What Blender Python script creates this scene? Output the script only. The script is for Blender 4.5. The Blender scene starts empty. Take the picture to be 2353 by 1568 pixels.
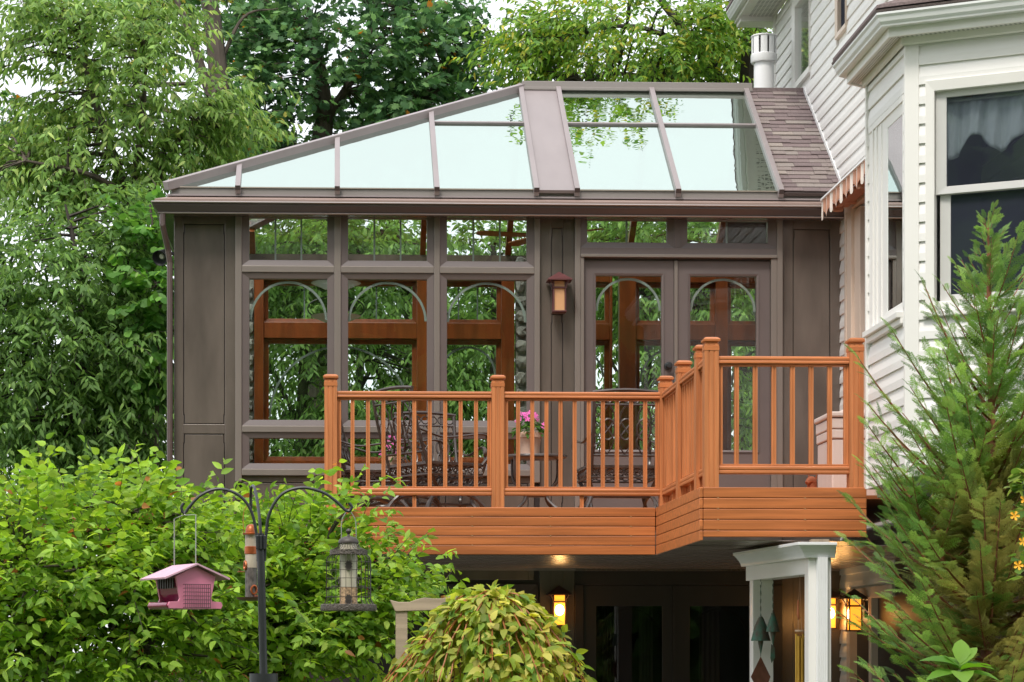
import bpy, bmesh, math, random
import numpy as np
from mathutils import Vector
sc = bpy.context.scene
COL = sc.collection
# ---------------------------------------------------------------- camera
F_PX, CX, HY = 5331.0, 981.0, 1507.0          # focal length, principal column, horizon row (picture 2353 x 1568)
CAM = (0.0, -21.4, 1.6); YAW = math.radians(2.15)
cam_d = bpy.data.cameras.new('camera'); cam = bpy.data.objects.new('camera', cam_d); COL.objects.link(cam)
cam.location = CAM; cam.rotation_euler = (math.radians(90), 0, -YAW)
cam_d.sensor_width = 36; cam_d.lens = F_PX/2353*36
cam_d.shift_x = (1176.5-CX)/2353; cam_d.shift_y = (HY-784)/2353
cam_d.clip_start = 0.5; cam_d.clip_end = 2000
cam_d.dof.use_dof = False
sc.camera = cam
# ---------------------------------------------------------------- sky, sun, exposure
SUN_EL, SUN_AZ = math.radians(56), math.radians(205)     # azimuth from +Y clockwise: behind the camera, to its left
w = bpy.data.worlds.new('World'); sc.world = w; w.use_nodes = True
nt = w.node_tree; nt.nodes.clear()
wo = nt.nodes.new('ShaderNodeOutputWorld'); bg = nt.nodes.new('ShaderNodeBackground')
sky = nt.nodes.new('ShaderNodeTexSky'); sky.sky_type = 'NISHITA'; sky.sun_disc = False
sky.sun_elevation = SUN_EL; sky.sun_rotation = SUN_AZ; sky.air_density = 1.0; sky.dust_density = 3.0; sky.ozone_density = 1.0
mx = nt.nodes.new('ShaderNodeMixRGB'); mx.inputs[0].default_value = 0.80
mx.inputs[2].default_value = (8.6, 8.75, 9.0, 1)           # even overcast veil over the blue sky
nt.links.new(sky.outputs[0], mx.inputs[1]); nt.links.new(mx.outputs[0], bg.inputs[0])
bg.inputs[1].default_value = 0.105
nt.links.new(bg.outputs[0], wo.inputs[0])
sl = bpy.data.lights.new('sun', 'SUN'); so = bpy.data.objects.new('sun', sl); COL.objects.link(so)
sl.energy = 1.5; sl.angle = math.radians(14); sl.color = (1.0, 0.95, 0.88)
sd = Vector((math.sin(SUN_AZ)*math.cos(SUN_EL), math.cos(SUN_AZ)*math.cos(SUN_EL), math.sin(SUN_EL)))
so.rotation_euler = sd.to_track_quat('Z', 'Y').to_euler(); so.location = (-10, -30, 40)
sc.view_settings.view_transform = 'Standard'; sc.view_settings.look = 'None'
sc.view_settings.exposure = 0.9; sc.view_settings.gamma = 1; sc.view_settings.use_curve_mapping = False
sc.render.engine = 'CYCLES'
sc.cycles.transparent_max_bounces = 14
sc.cycles.max_bounces = 5; sc.cycles.diffuse_bounces = 3; sc.cycles.glossy_bounces = 3; sc.cycles.transmission_bounces = 4
# ---------------------------------------------------------------- pixels to places
CS, SN = math.cos(YAW), math.sin(YAW)
def ray(px, py):
    u = (px-CX)/F_PX; v = (HY-py)/F_PX
    return (u*CS+SN, CS-u*SN, v)
def at(px, py, Y):                      # point on the vertical plane Y
    a, b, v = ray(px, py); k = (Y-CAM[1])/b
    return Vector((CAM[0]+a*k, Y, CAM[2]+v*k))
class Frame:                            # a vertical wall plane: s along, o outward, z up
    def __init__(s, P, d):
        l = math.hypot(*d); s.P = P; s.d = (d[0]/l, d[1]/l); s.n = (s.d[1], -s.d[0])
    def w(s, a, o, z): return (s.P[0]+s.d[0]*a+s.n[0]*o, s.P[1]+s.d[1]*a+s.n[1]*o, z)
    def hit(s, px, py):
        a, b, v = ray(px, py); ex, ey = s.P[0]-CAM[0], s.P[1]-CAM[1]
        den = a*s.n[0]+b*s.n[1]; k = (ex*s.n[0]+ey*s.n[1])/den
        X, Y = a*k-ex, b*k-ey
        return X*s.d[0]+Y*s.d[1], CAM[2]+v*k
    def s(self, px, py=0): return self.hit(px, 0)[0]
    def z(self, px, py): return self.hit(px, py)[1]
WORLD = None
# ---------------------------------------------------------------- materials
MATS = {}
def mat(name, col, rough=0.5, var=0.0, scale=(6, 6, 6), bump=0.0, bscale=None, metallic=0.0, rand=0.0, spec=0.5,
        col2=None, detail=5, trans=0.0, emit=None, estr=0.0, coat=0.0):
    if name in MATS: return MATS[name]
    m = bpy.data.materials.new(name); m.use_nodes = True; n = m.node_tree; b = n.nodes['Principled BSDF']
    b.inputs['Base Color'].default_value = (*col, 1); b.inputs['Roughness'].default_value = rough
    b.inputs['Metallic'].default_value = metallic; b.inputs['Specular IOR Level'].default_value = spec
    b.inputs['Coat Weight'].default_value = coat
    if emit: b.inputs['Emission Color'].default_value = (*emit, 1); b.inputs['Emission Strength'].default_value = estr
    tc = n.nodes.new('ShaderNodeTexCoord'); src = tc.outputs['Object']
    if rand > 0:
        oi = n.nodes.new('ShaderNodeObjectInfo'); add = n.nodes.new('ShaderNodeVectorMath'); add.operation = 'ADD'
        ml = n.nodes.new('ShaderNodeMath'); ml.operation = 'MULTIPLY'; ml.inputs[1].default_value = 37.0
        n.links.new(oi.outputs['Random'], ml.inputs[0]); n.links.new(src, add.inputs[0]); n.links.new(ml.outputs[0], add.inputs[1]); src = add.outputs[0]
    def noise(scl, det):
        mp = n.nodes.new('ShaderNodeMapping'); mp.inputs['Scale'].default_value = scl
        t = n.nodes.new('ShaderNodeTexNoise'); t.inputs['Scale'].default_value = 1; t.inputs['Detail'].default_value = det
        n.links.new(src, mp.inputs[0]); n.links.new(mp.outputs[0], t.inputs[0]); return t.outputs[0]
    out = None
    if var > 0 or col2:
        c2 = col2 or tuple(min(1, c*(1+var)) for c in col); c1 = tuple(c*(1-var) for c in col) if not col2 else col
        r = n.nodes.new('ShaderNodeValToRGB'); r.color_ramp.elements[0].position = 0.32; r.color_ramp.elements[1].position = 0.68
        r.color_ramp.elements[0].color = (*c1, 1); r.color_ramp.elements[1].color = (*c2, 1)
        n.links.new(noise(scale, detail), r.inputs[0]); out = r.outputs[0]
    if rand > 0:
        hs = n.nodes.new('ShaderNodeHueSaturation'); mr = n.nodes.new('ShaderNodeMapRange')
        mr.inputs[3].default_value = 1-rand; mr.inputs[4].default_value = 1+rand
        n.links.new(oi.outputs['Random'], mr.inputs[0]); n.links.new(mr.outputs[0], hs.inputs['Value'])
        if out: n.links.new(out, hs.inputs['Color'])
        else: hs.inputs['Color'].default_value = (*col, 1)
        out = hs.outputs[0]
    if out: n.links.new(out, b.inputs['Base Color'])
    if bump > 0:
        bp = n.nodes.new('ShaderNodeBump'); bp.inputs['Strength'].default_value = bump; bp.inputs['Distance'].default_value = 0.01
        n.links.new(noise(bscale or scale, 6), bp.inputs['Height']); n.links.new(bp.outputs[0], b.inputs['Normal'])
    MATS[name] = m; return m
def glass(name, tint, refl=None, rough=0.0, wave=0.0, wscale=3.0, mesh=None):
    if name in MATS: return MATS[name]
    m = bpy.data.materials.new(name); m.use_nodes = True; n = m.node_tree; n.nodes.clear()
    o = n.nodes.new('ShaderNodeOutputMaterial'); mix = n.nodes.new('ShaderNodeMixShader')
    t = n.nodes.new('ShaderNodeBsdfTransparent'); t.inputs[0].default_value = (*tint, 1)
    g = n.nodes.new('ShaderNodeBsdfGlossy'); g.inputs['Roughness'].default_value = rough; g.inputs[0].default_value = (*(refl[1] if refl else (1, 1, 1)), 1)
    if refl: mix.inputs[0].default_value = refl[0]
    else:
        fr = n.nodes.new('ShaderNodeFresnel'); ge = n.nodes.new('ShaderNodeNewGeometry'); ma = n.nodes.new('ShaderNodeMath'); ma.operation = 'MULTIPLY_ADD'
        ma.inputs[1].default_value = 1/1.45-1.45; ma.inputs[2].default_value = 1.45      # thin pane: the same reflectance from either side
        n.links.new(ge.outputs['Backfacing'], ma.inputs[0]); n.links.new(ma.outputs[0], fr.inputs[0]); n.links.new(fr.outputs[0], mix.inputs[0])
    if wave > 0:
        tc = n.nodes.new('ShaderNodeTexCoord'); no = n.nodes.new('ShaderNodeTexNoise'); no.inputs['Scale'].default_value = wscale
        bp = n.nodes.new('ShaderNodeBump'); bp.inputs['Strength'].default_value = wave; bp.inputs['Distance'].default_value = 0.01
        n.links.new(tc.outputs['Object'], no.inputs[0]); n.links.new(no.outputs[0], bp.inputs['Height']); n.links.new(bp.outputs[0], g.inputs['Normal'])
    n.links.new(t.outputs[0], mix.inputs[1]); n.links.new(g.outputs[0], mix.inputs[2]); last = mix.outputs[0]
    if mesh:                                   # insect screen over the pane; its blue-grey also stands in for reflected sky
        df = n.nodes.new('ShaderNodeBsdfDiffuse'); df.inputs[0].default_value = (*mesh[1], 1); m2 = n.nodes.new('ShaderNodeMixShader'); m2.inputs[0].default_value = mesh[0]
        n.links.new(last, m2.inputs[1]); n.links.new(df.outputs[0], m2.inputs[2]); last = m2.outputs[0]
    n.links.new(last, o.inputs[0]); MATS[name] = m; return m
def leafmat(name, rough=0.52, trans=0.46):
    if name in MATS: return MATS[name]
    m = bpy.data.materials.new(name); m.use_nodes = True; n = m.node_tree; b = n.nodes['Principled BSDF']
    o = n.nodes['Material Output']; at_ = n.nodes.new('ShaderNodeAttribute'); at_.attribute_name = 'Col'
    b.inputs['Roughness'].default_value = rough; b.inputs['Specular IOR Level'].default_value = 0.28
    tr = n.nodes.new('ShaderNodeBsdfTranslucent'); mix = n.nodes.new('ShaderNodeMixShader'); mix.inputs[0].default_value = trans
    hs = n.nodes.new('ShaderNodeHueSaturation'); hs.inputs['Hue'].default_value = 0.485; hs.inputs['Saturation'].default_value = 1.1; hs.inputs['Value'].default_value = 1.35
    n.links.new(at_.outputs['Color'], b.inputs['Base Color']); n.links.new(at_.outputs['Color'], hs.inputs['Color']); n.links.new(hs.outputs[0], tr.inputs[0])
    n.links.new(b.outputs[0], mix.inputs[1]); n.links.new(tr.outputs[0], mix.inputs[2]); n.links.new(mix.outputs[0], o.inputs[0])
    MATS[name] = m; return m
BROWN = mat('bronze_painted_wood', (0.140, 0.113, 0.095), 0.27, 0.30, (3, 3, 0.9), 0.10, (60, 60, 9), spec=0.7, metallic=0.2)  # colour mottling stands in for patchy sheen on the panels
BROWN_L = mat('bronze_anodised_trim', (0.215, 0.183, 0.160), 0.36, 0.04, (4, 4, 1), metallic=0.15)
FRAME = mat('mauve_brown_window_frame', (0.138, 0.110, 0.104), 0.36, 0.04, (4, 4, 4))
RAFT = mat('mauve_grey_aluminium', (0.285, 0.245, 0.245), 0.42, 0.05, (5, 2, 2), metallic=0.1)
CURB = mat('bronze_grey_flashing', (0.255, 0.228, 0.212), 0.45, 0.05, (0.6, 4, 9), metallic=0.1)
TANF = mat('rosy_brown_flashing', (0.30, 0.215, 0.185), 0.45, 0.05, (1, 4, 9))
GUTT = mat('dark_bronze_gutter', (0.085, 0.066, 0.064), 0.25, 0.06, (1, 5, 5), spec=0.6)
LIP = mat('gutter_edge_highlight', (0.42, 0.37, 0.35), 0.22, metallic=0.3)  # lighter colour paints highlight lines along the gutter's lip and bead
DSP = mat('brown_downspout', (0.11, 0.078, 0.070), 0.35)
GROOVE = mat('dark_joint', (0.05, 0.04, 0.035), 0.6)
CEDX = mat('orange_composite_board', (0.46, 0.146, 0.043), 0.42, 0.26, (1.2, 30, 34), 0.10, (2, 60, 70), rand=0.10)
CEDZ = mat('orange_composite_post', (0.53, 0.188, 0.068), 0.42, 0.26, (34, 34, 1.2), 0.10, (70, 70, 2), rand=0.08)
CEDY = mat('orange_composite_rail', (0.50, 0.168, 0.058), 0.36, 0.14, (3, 3, 30), 0.05, (3, 3, 60), rand=0.06)
WOODI = mat('varnished_cherry_wood', (0.21, 0.052, 0.012), 0.30, 0.25, (14, 14, 2), 0.05, (40, 40, 4), rand=0.06)
SIDING = mat('white_vinyl_siding', (0.80, 0.78, 0.755), 0.45, 0.03, (2, 2, 8), 0.06, (9, 9, 90), rand=0.02)
WTRIM = mat('white_vinyl_trim', (0.80, 0.775, 0.74), 0.40, 0.025, (3, 3, 1.5), 0.03, (8, 8, 30))
WMETAL = mat('white_enamel_metal', (0.80, 0.80, 0.80), 0.30, 0.025, (5, 5, 5))
CREAM = mat('bounce_tinted_casing', (0.66, 0.54, 0.44), 0.45, 0.04, (6, 6, 1.5))  # warm tint carries the light reflected off the awning onto the door casing
SOFFIT = mat('mauve_vinyl_soffit', (0.30, 0.245, 0.225), 0.26, 0.05, (1.0, 6, 2))
DGLASS = glass('clear_window_glass', (0.95, 0.975, 0.96), wave=0.003, wscale=1.2)
RGLASS = glass('mirror_coated_roof_glass', (0.60, 0.72, 0.66), (0.86, (0.675, 0.765, 0.705)), wave=0.16, wscale=4.0)
SCREEN = glass('screened_window_glass', (0.30, 0.33, 0.40), (0.10, (0.8, 0.9, 1.0)), rough=0.03, mesh=(0.42, (0.060, 0.065, 0.095)))
MUNT = mat('grey_green_glazing_bar', (0.23, 0.26, 0.24), 0.5)
STONE = mat('grey_fieldstone', (0.27, 0.26, 0.23), 0.8, 0.3, (7, 7, 7), 0.6, (20, 20, 20), rand=0.15)
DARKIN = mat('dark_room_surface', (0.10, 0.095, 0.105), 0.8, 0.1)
IRON = mat('bronze_cast_aluminium', (0.055, 0.040, 0.034), 0.33, 0.3, (20, 20, 20), spec=0.6)
BLKM = mat('black_powder_coated_steel', (0.022, 0.024, 0.026), 0.42, 0.15, (30, 30, 10), spec=0.5)
BRONZE_L = mat('red_bronze_lantern_metal', (0.115, 0.040, 0.040), 0.42, 0.12, (20, 20, 20))
# ---------------------------------------------------------------- objects
def tag(o, label=None, cat=None, group=None, kind=None):
    if label: o['label'] = label
    if cat: o['category'] = cat
    if group: o['group'] = group
    if kind: o['kind'] = kind
    return o
def thing(name, loc, label, cat, group=None):
    o = bpy.data.objects.new(name, None); o.empty_display_size = 0.2; o.location = loc; COL.objects.link(o)
    return tag(o, label, cat, group)
def rootloc(o):
    v = Vector((0, 0, 0))
    while o: v += o.location; o = o.parent
    return v
class MB:
    def __init__(s, fr=None): s.v = []; s.f = []; s.fr = fr; s.mi = []
    def add(s, vs, fs, m=0):
        k = len(s.v)
        s.v += [tuple(s.fr.w(*p)) if s.fr else tuple(p) for p in vs]; s.f += [tuple(i+k for i in f) for f in fs]; s.mi += [m]*len(fs); return s
    def box(s, x0, x1, y0, y1, z0, z1, m=0):
        vs = [(x, y, z) for z in (z0, z1) for y in (y0, y1) for x in (x0, x1)]
        return s.add(vs, [(0, 1, 3, 2), (4, 6, 7, 5), (0, 4, 5, 1), (1, 5, 7, 3), (3, 7, 6, 2), (2, 6, 4, 0)], m)
    def prism(s, poly, ax, a, b, m=0):     # poly in the other two axes, extruded along ax
        def mk(p, t): return (t, p[0], p[1]) if ax == 0 else (p[0], t, p[1]) if ax == 1 else (p[0], p[1], t)
        n = len(poly); vs = [mk(p, a) for p in poly]+[mk(p, b) for p in poly]
        return s.add(vs, [tuple(range(n)), tuple(range(2*n-1, n-1, -1))]+[(i, (i+1) % n, n+(i+1) % n, n+i) for i in range(n)], m)
    def slab(s, pts, off, m=0):            # 3-D polygon thickened by vector off
        n = len(pts); o = Vector(off); vs = [Vector(p) for p in pts]; vs = vs+[p+o for p in vs]
        return s.add([tuple(p) for p in vs], [tuple(range(n)), tuple(range(2*n-1, n-1, -1))]+[(i, (i+1) % n, n+(i+1) % n, n+i) for i in range(n)], m)
    def tube(s, pts, r, n=6, m=0, cap=True, flat=1.0):
        pts = [Vector(p) for p in pts]; rr = r if isinstance(r, (list, tuple)) else [r]*len(pts); k = len(s.v); ref = None
        vs = []; fs = []
        for i, p in enumerate(pts):
            t = (pts[min(i+1, len(pts)-1)]-pts[max(i-1, 0)])
            t = t.normalized() if t.length > 1e-9 else Vector((0, 0, 1))
            if ref is None: ref = Vector((0, 0, 1)) if abs(t.z) < 0.9 else Vector((1, 0, 0))
            a = t.cross(ref); a = a.normalized() if a.length > 1e-6 else t.orthogonal().normalized(); b = a.cross(t).normalized(); ref = b
            for j in range(n):
                q = 2*math.pi*j/n; vs.append(tuple(p+a*math.cos(q)*rr[i]+b*math.sin(q)*rr[i]*flat))
        for i in range(len(pts)-1):
            for j in range(n): fs.append((i*n+j, i*n+(j+1) % n, (i+1)*n+(j+1) % n, (i+1)*n+j))
        if cap: fs.append(tuple(range(n))[::-1]); fs.append(tuple((len(pts)-1)*n+j for j in range(n)))
        return s.add(vs, fs, m)
    def lathe(s, prof, c, n=16, m=0, ax=2):
        vs = []; fs = []
        for r, h in prof:
            for j in range(n):
                q = 2*math.pi*j/n; vs.append((c[0]+r*math.cos(q), c[1]+r*math.sin(q), c[2]+h))
        for i in range(len(prof)-1):
            for j in range(n): fs.append((i*n+j, i*n+(j+1) % n, (i+1)*n+(j+1) % n, (i+1)*n+j))
        fs.append(tuple(range(n))[::-1]); fs.append(tuple((len(prof)-1)*n+j for j in range(n)))
        return s.add(vs, fs, m)
    def sweep(s, path, prof, m=0, closed_prof=True):   # path: XY points; prof: (offset to the right-hand outward, z); mitred
        n = len(path); k = len(prof); vs = []; fs = []
        P = [Vector((p[0], p[1])) for p in path]
        for i in range(n):
            d0 = (P[i]-P[i-1]).normalized() if i > 0 else (P[1]-P[0]).normalized()
            d1 = (P[i+1]-P[i]).normalized() if i < n-1 else d0
            n0 = Vector((d0.y, -d0.x)); n1 = Vector((d1.y, -d1.x)); mt = (n0+n1); mt = mt/ max(1e-6, mt.dot(n0))
            for o, z in prof: vs.append((P[i].x+mt.x*o, P[i].y+mt.y*o, z))
        for i in range(n-1):
            for j in range(k if closed_prof else k-1): fs.append((i*k+j, i*k+(j+1) % k, (i+1)*k+(j+1) % k, (i+1)*k+j))
        if closed_prof: fs.append(tuple(range(k))); fs.append(tuple((n-1)*k+j for j in range(k))[::-1])
        return s.add(vs, fs, m)
    def mesh(s, name, mats, base=Vector((0, 0, 0)), smooth=False):
        me = bpy.data.meshes.new(name); b = tuple(base)
        me.from_pydata([(x-b[0], y-b[1], z-b[2]) for x, y, z in s.v], [], s.f)
        for mm in (mats if isinstance(mats, (list, tuple)) else [mats]): me.materials.append(mm)
        if isinstance(mats, (list, tuple)) and len(mats) > 1: me.polygons.foreach_set('material_index', s.mi)
        bm = bmesh.new(); bm.from_mesh(me); bmesh.ops.recalc_face_normals(bm, faces=bm.faces); bm.to_mesh(me); bm.free()
        if smooth: me.polygons.foreach_set('use_smooth', [True]*len(me.polygons))
        return me
    def build(s, name, mats, parent=None, smooth=False, bevel=0.0, at=None):
        base = Vector(at) if at is not None else (rootloc(parent) if parent else Vector((0, 0, 0)))
        me = s.mesh(name, mats, base, smooth); o = bpy.data.objects.new(name, me); COL.objects.link(o)
        if parent:
            o.parent = parent
            if at is not None: o.location = base-rootloc(parent)
        elif at is not None: o.location = base
        if bevel > 0:
            bv = o.modifiers.new('bevel', 'BEVEL'); bv.width = bevel; bv.segments = 2; bv.limit_method = 'ANGLE'; bv.angle_limit = math.radians(40)
        if smooth and bevel == 0:
            me.set_sharp_from_angle(angle=math.radians(38))
        return o
def put(name, me, parent, loc, rot=(0, 0, 0), scale=(1, 1, 1)):      # another object on the same mesh; loc in world
    o = bpy.data.objects.new(name, me); COL.objects.link(o); o.parent = parent
    o.location = Vector(loc)-(rootloc(parent) if parent else Vector((0, 0, 0))); o.rotation_euler = rot; o.scale = scale; return o
def arc(c, r, a0, a1, n, plane='xz'):
    out = []
    for i in range(n+1):
        a = math.radians(a0+(a1-a0)*i/n); p, q = r*math.cos(a), r*math.sin(a)
        out.append((c[0]+p, c[1], c[2]+q) if plane == 'xz' else (c[0], c[1]+p, c[2]+q) if plane == 'yz' else (c[0]+p, c[1]+q, c[2]))
    return out
def spline(pts, n=8):                     # Catmull-Rom through points
    P = [Vector(p) for p in pts]; P = [2*P[0]-P[1]]+P+[2*P[-1]-P[-2]]; out = []
    for i in range(1, len(P)-2):
        for k in range(n):
            t = k/n; a, b, c, d = P[i-1], P[i], P[i+1], P[i+2]
            out.append(0.5*((2*b)+(c-a)*t+(2*a-5*b+4*c-d)*t*t+(3*b-a-3*c+d)*t**3))
    out.append(P[-2]); return out
# ================================================================ the ground
def sheet(name, x0, x1, y0, y1, z, m, label=None):
    mb = MB(); mb.add([(x0, y0, z), (x1, y0, z), (x1, y1, z), (x0, y1, z)], [(0, 1, 2, 3)]); o = mb.build(name, m); o['kind'] = 'structure'; return o
GRASS = mat('lawn', (0.05, 0.085, 0.022), 0.9, 0.35, (1.5, 1.5, 1.5), 0.5, (40, 40, 40))
PAVE = mat('dark_slate_patio', (0.20, 0.19, 0.17), 0.85, 0.15, (3, 3, 3), 0.3, (30, 30, 30))
sheet('ground', -400, 400, -400, 400, 0.0, GRASS)
sheet('patio', -1.5, 4.5, -5.4, 0.0, 0.004, PAVE)
# ================================================================ conservatory
DECK_Z, WALL_TOP = 2.78, 5.78
FA = Frame((0, 0), (1, 0)); XH = 4.66            # facade plane; the plane of the house's side wall
sx = lambda p: FA.s(p); fz = lambda p, y: FA.z(p, y)
CON = thing('conservatory', (1.5, 0, 0), 'bronze brown glass-roofed conservatory behind the orange deck', 'conservatory')
def ring(mb, s0, s1, z0, z1, b, of, oi, ob):
    l, r, bt, tp = b
    R = []
    for (a0, a1, c0, c1, o) in ((s0, s1, z0, z1, of), (s0+l, s1-r, z0+bt, z1-tp, oi), (s0+l, s1-r, z0+bt, z1-tp, ob), (s0, s1, z0, z1, ob)):
        R += [(a0, o, c0), (a1, o, c0), (a1, o, c1), (a0, o, c1)]
    fs = []
    for k in range(4):
        for i in range(4):
            a, b2 = k*4+i, k*4+(i+1) % 4; c, d = ((k+1) % 4)*4+(i+1) % 4, ((k+1) % 4)*4+i
            fs.append((a, b2, c, d))
    mb.add(R, fs)
def window(fr, parent, s0, s1, z0, z1, b, m, bars=0, arch=False, of=0.03, oi=0.014, ob=-0.05, pane=DGLASS, po=-0.02, barmat=MUNT, name='window', flat=False):
    mb = MB(fr); ring(mb, s0, s1, z0, z1, b, of, of if flat else oi, ob); o = mb.build(name, m, parent, bevel=0.003)
    g0, g1, h0, h1 = s0+b[0], s1-b[1], z0+b[2], z1-b[3]
    MB(fr).box(g0-0.004, g1+0.004, po-0.004, po+0.004, h0-0.004, h1+0.004).build('pane', pane, o)
    for k in range(bars):
        x = g0+(g1-g0)*(k+1)/(bars+1); MB(fr).box(x-0.008, x+0.008, po-0.018, po-0.005, h0, h1).build('glazing_bar', barmat, o)
    if arch:
        R = (g1-g0)/2; cx = (g0+g1)/2; cz = h1-R-0.015; vs = []; n = 28; fs = []
        for i in range(n+1):
            a = math.pi*i/n
            for rr, oo in ((R, po-0.005), (R-0.022, po-0.005), (R-0.022, po-0.018), (R, po-0.018)):
                vs.append((cx+rr*math.cos(a), oo, cz+rr*math.sin(a)))
        for i in range(n):
            for j in range(4): fs.append((i*4+j, i*4+(j+1) % 4, i*4+4+(j+1) % 4, i*4+4+j))
        fs += [(0, 1, 2, 3), (n*4+3, n*4+2, n*4+1, n*4)]
        MB(fr).add(vs, fs).build('glazing_arch', barmat, o, smooth=True)
    return o
# ---- wall bands between the openings
def board(s0, s1, z0, z1, o0=-0.13, o1=0.0, m=BROWN, name='wall_board', bevel=0.004, fr=FA): return MB(fr).box(s0, s1, o0, o1, z0, z1).build(name, m, CON, bevel=bevel)
def panel(s0, s1, z0, z1, name='raised_panel', notch=0.02):
    """recessed field with the stepped corners of the photograph"""
    board(s0, s1, z0, z1, -0.13, -0.024, GROOVE, 'panel_back', 0)
    g = 0.007; a, b, c, d = s0+g, s1-g, z0+g, z1-g; n = 0.007; m = 0.08
    poly = [(a+n, c), (b-n, c), (b-n, c+m), (b, c+m+n), (b, d-m-n), (b-n, d-m), (b-n, d), (a+n, d), (a+n, d-m), (a, d-m-n), (a, c+m+n), (a+n, c+m)]
    mb = MB(FA); k = len(poly)
    mb.add([(p[0], -0.030, p[1]) for p in poly]+[(p[0], -0.008, p[1]) for p in poly],
           [tuple(range(k)), tuple(range(k, 2*k))]+[(i, (i+1) % k, k+(i+1) % k, k+i) for i in range(k)])
    mb.build(name, BROWN, CON, bevel=0.004)
    for q0, q1 in ((s0, s0+n*0.9), (s1-n*0.9, s1)):
        for e0, e1 in ((z0, z0+m), (z1-m, z1)): board(q0, q1, e0, e1, -0.03, -0.002, BROWN, 'panel_corner_block', 0.002)
xa, xb = sx(400), sx(1935)
zr = [fz(470, y) for y in (515, 975, 997, 1180)]
board(sx(400), sx(421), 0, WALL_TOP, name='corner_board'); board(sx(517), sx(541), 0, WALL_TOP, name='stile_board')
board(sx(421), sx(517), zr[0], WALL_TOP, name='rail_board'); panel(sx(421), sx(517), zr[1], zr[0]); board(sx(421), sx(517), zr[2], zr[1], name='rail_board')
panel(sx(421), sx(517), zr[3], zr[2]); board(sx(421), sx(517), 2.0, zr[3], name='rail_board')
# mullions (light) and windows
zU1, zU0 = WALL_TOP-0.10, fz(770, 613); zM1, zM0 = fz(770, 629), fz(770, 980); zL1, zL0 = fz(770, 995), fz(770, 1079); zS = fz(770, 1094)
for a, b in ((541, 556), (768, 783.5), (997, 1010.5), (1227, 1240)): board(sx(a), sx(b), zS-0.06, WALL_TOP, -0.13, 0.045, BROWN_L, 'mullion', 0.006)
cols = ((556, 768, 573, 752), (783.5, 997, 800, 981), (1010.5, 1227, 1027, 1210))
for a, b, g0, g1 in cols:
    s0, s1 = sx(a), sx(b); bl, br = sx(g0)-s0, s1-sx(g1)
    window(FA, CON, s0, s1, zU0, zU1, (bl, br, 0.055, 0.05), FRAME, bars=2)
    board(s0, s1, zU0-0.062, zU0, -0.13, 0.040, BROWN_L, 'transom_rail', 0.005)
    window(FA, CON, s0, s1, zM0, zM1, (bl, br, 0.056, 0.053), FRAME, arch=True)
    board(s0, s1, zL1, zM0, -0.13, 0.040, BROWN_L, 'transom_rail', 0.005)
    window(FA, CON, s0, s1, zL0, zL1, (bl, br, 0.053, 0.052), FRAME)
    board(s0, s1, zS, zL0, -0.13, 0.042, BROWN_L, 'sill_rail', 0.005)
    board(s0, s1, zU1, WALL_TOP, name='head_board')
    board(s0, s1, zS-0.06, zS, name='rail_board'); panel(s0+0.05, s1-0.05, DECK_Z+0.02, zS-0.06)
    board(s0, s0+0.05, 2.3, zS-0.06, name='stile_board'); board(s1-0.05, s1, 2.3, zS-0.06, name='stile_board'); board(s0+0.05, s1-0.05, 2.3, DECK_Z+0.02, name='rail_board')
# pilaster with the upper lantern
board(sx(1240), sx(1266), 0, WALL_TOP, name='stile_board'); board(sx(1294), sx(1320), 0, WALL_TOP, name='stile_board')
panel(sx(1266), sx(1294), fz(1280, 668), fz(1280, 524)); panel(sx(1266), sx(1294), DECK_Z+0.15, fz(1280, 722)); board(sx(1266), sx(1294), fz(1280, 722), fz(1280, 668), name='rail_board'); board(sx(1266), sx(1294), fz(1280, 524), WALL_TOP, name='rail_board'); board(sx(1266), sx(1294), 0, DECK_Z+0.15, name='rail_board')
board(sx(1320), sx(1333), DECK_Z, WALL_TOP, -0.13, 0.045, BROWN_L, 'mullion', 0.006); board(sx(1783), sx(1797), DECK_Z, WALL_TOP, -0.13, 0.045, BROWN_L, 'mullion', 0.006)
# transoms over the doors
zT1, zT0 = WALL_TOP-0.10, fz(1450, 571)
for a, b, g0, g1 in ((1333, 1548, 1349, 1532), (1564, 1783, 1579, 1763)):
    s0, s1 = sx(a), sx(b); window(FA, CON, s0, s1, zT0, zT1, (sx(g0)-s0, s1-sx(g1), fz(1450, 558)-zT0, 0.05), FRAME, bars=1)
board(sx(1548), sx(1564), zT0, WALL_TOP, -0.13, 0.035, FRAME, 'mullion'); board(sx(1333), sx(1548), zT1, WALL_TOP, name='head_board'); board(sx(1564), sx(1783), zT1, WALL_TOP, name='head_board')
zH = fz(1450, 587); board(sx(1333), sx(1783), zH, zT0, -0.13, 0.045, FRAME, 'door_header', 0.004); board(sx(1333), sx(1783), zH-0.028, zH, -0.13, 0.065, BROWN_L, 'drip_cap', 0.004)
board(sx(1333), sx(1341), DECK_Z, zH-0.028, -0.13, 0.05, BROWN_L, 'door_jamb', 0.004); board(sx(1770), sx(1783), DECK_Z, zH-0.028, -0.13, 0.05, BROWN_L, 'door_jamb', 0.004)
zD = zH-0.05; zg1 = fz(1450, 634)
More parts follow.
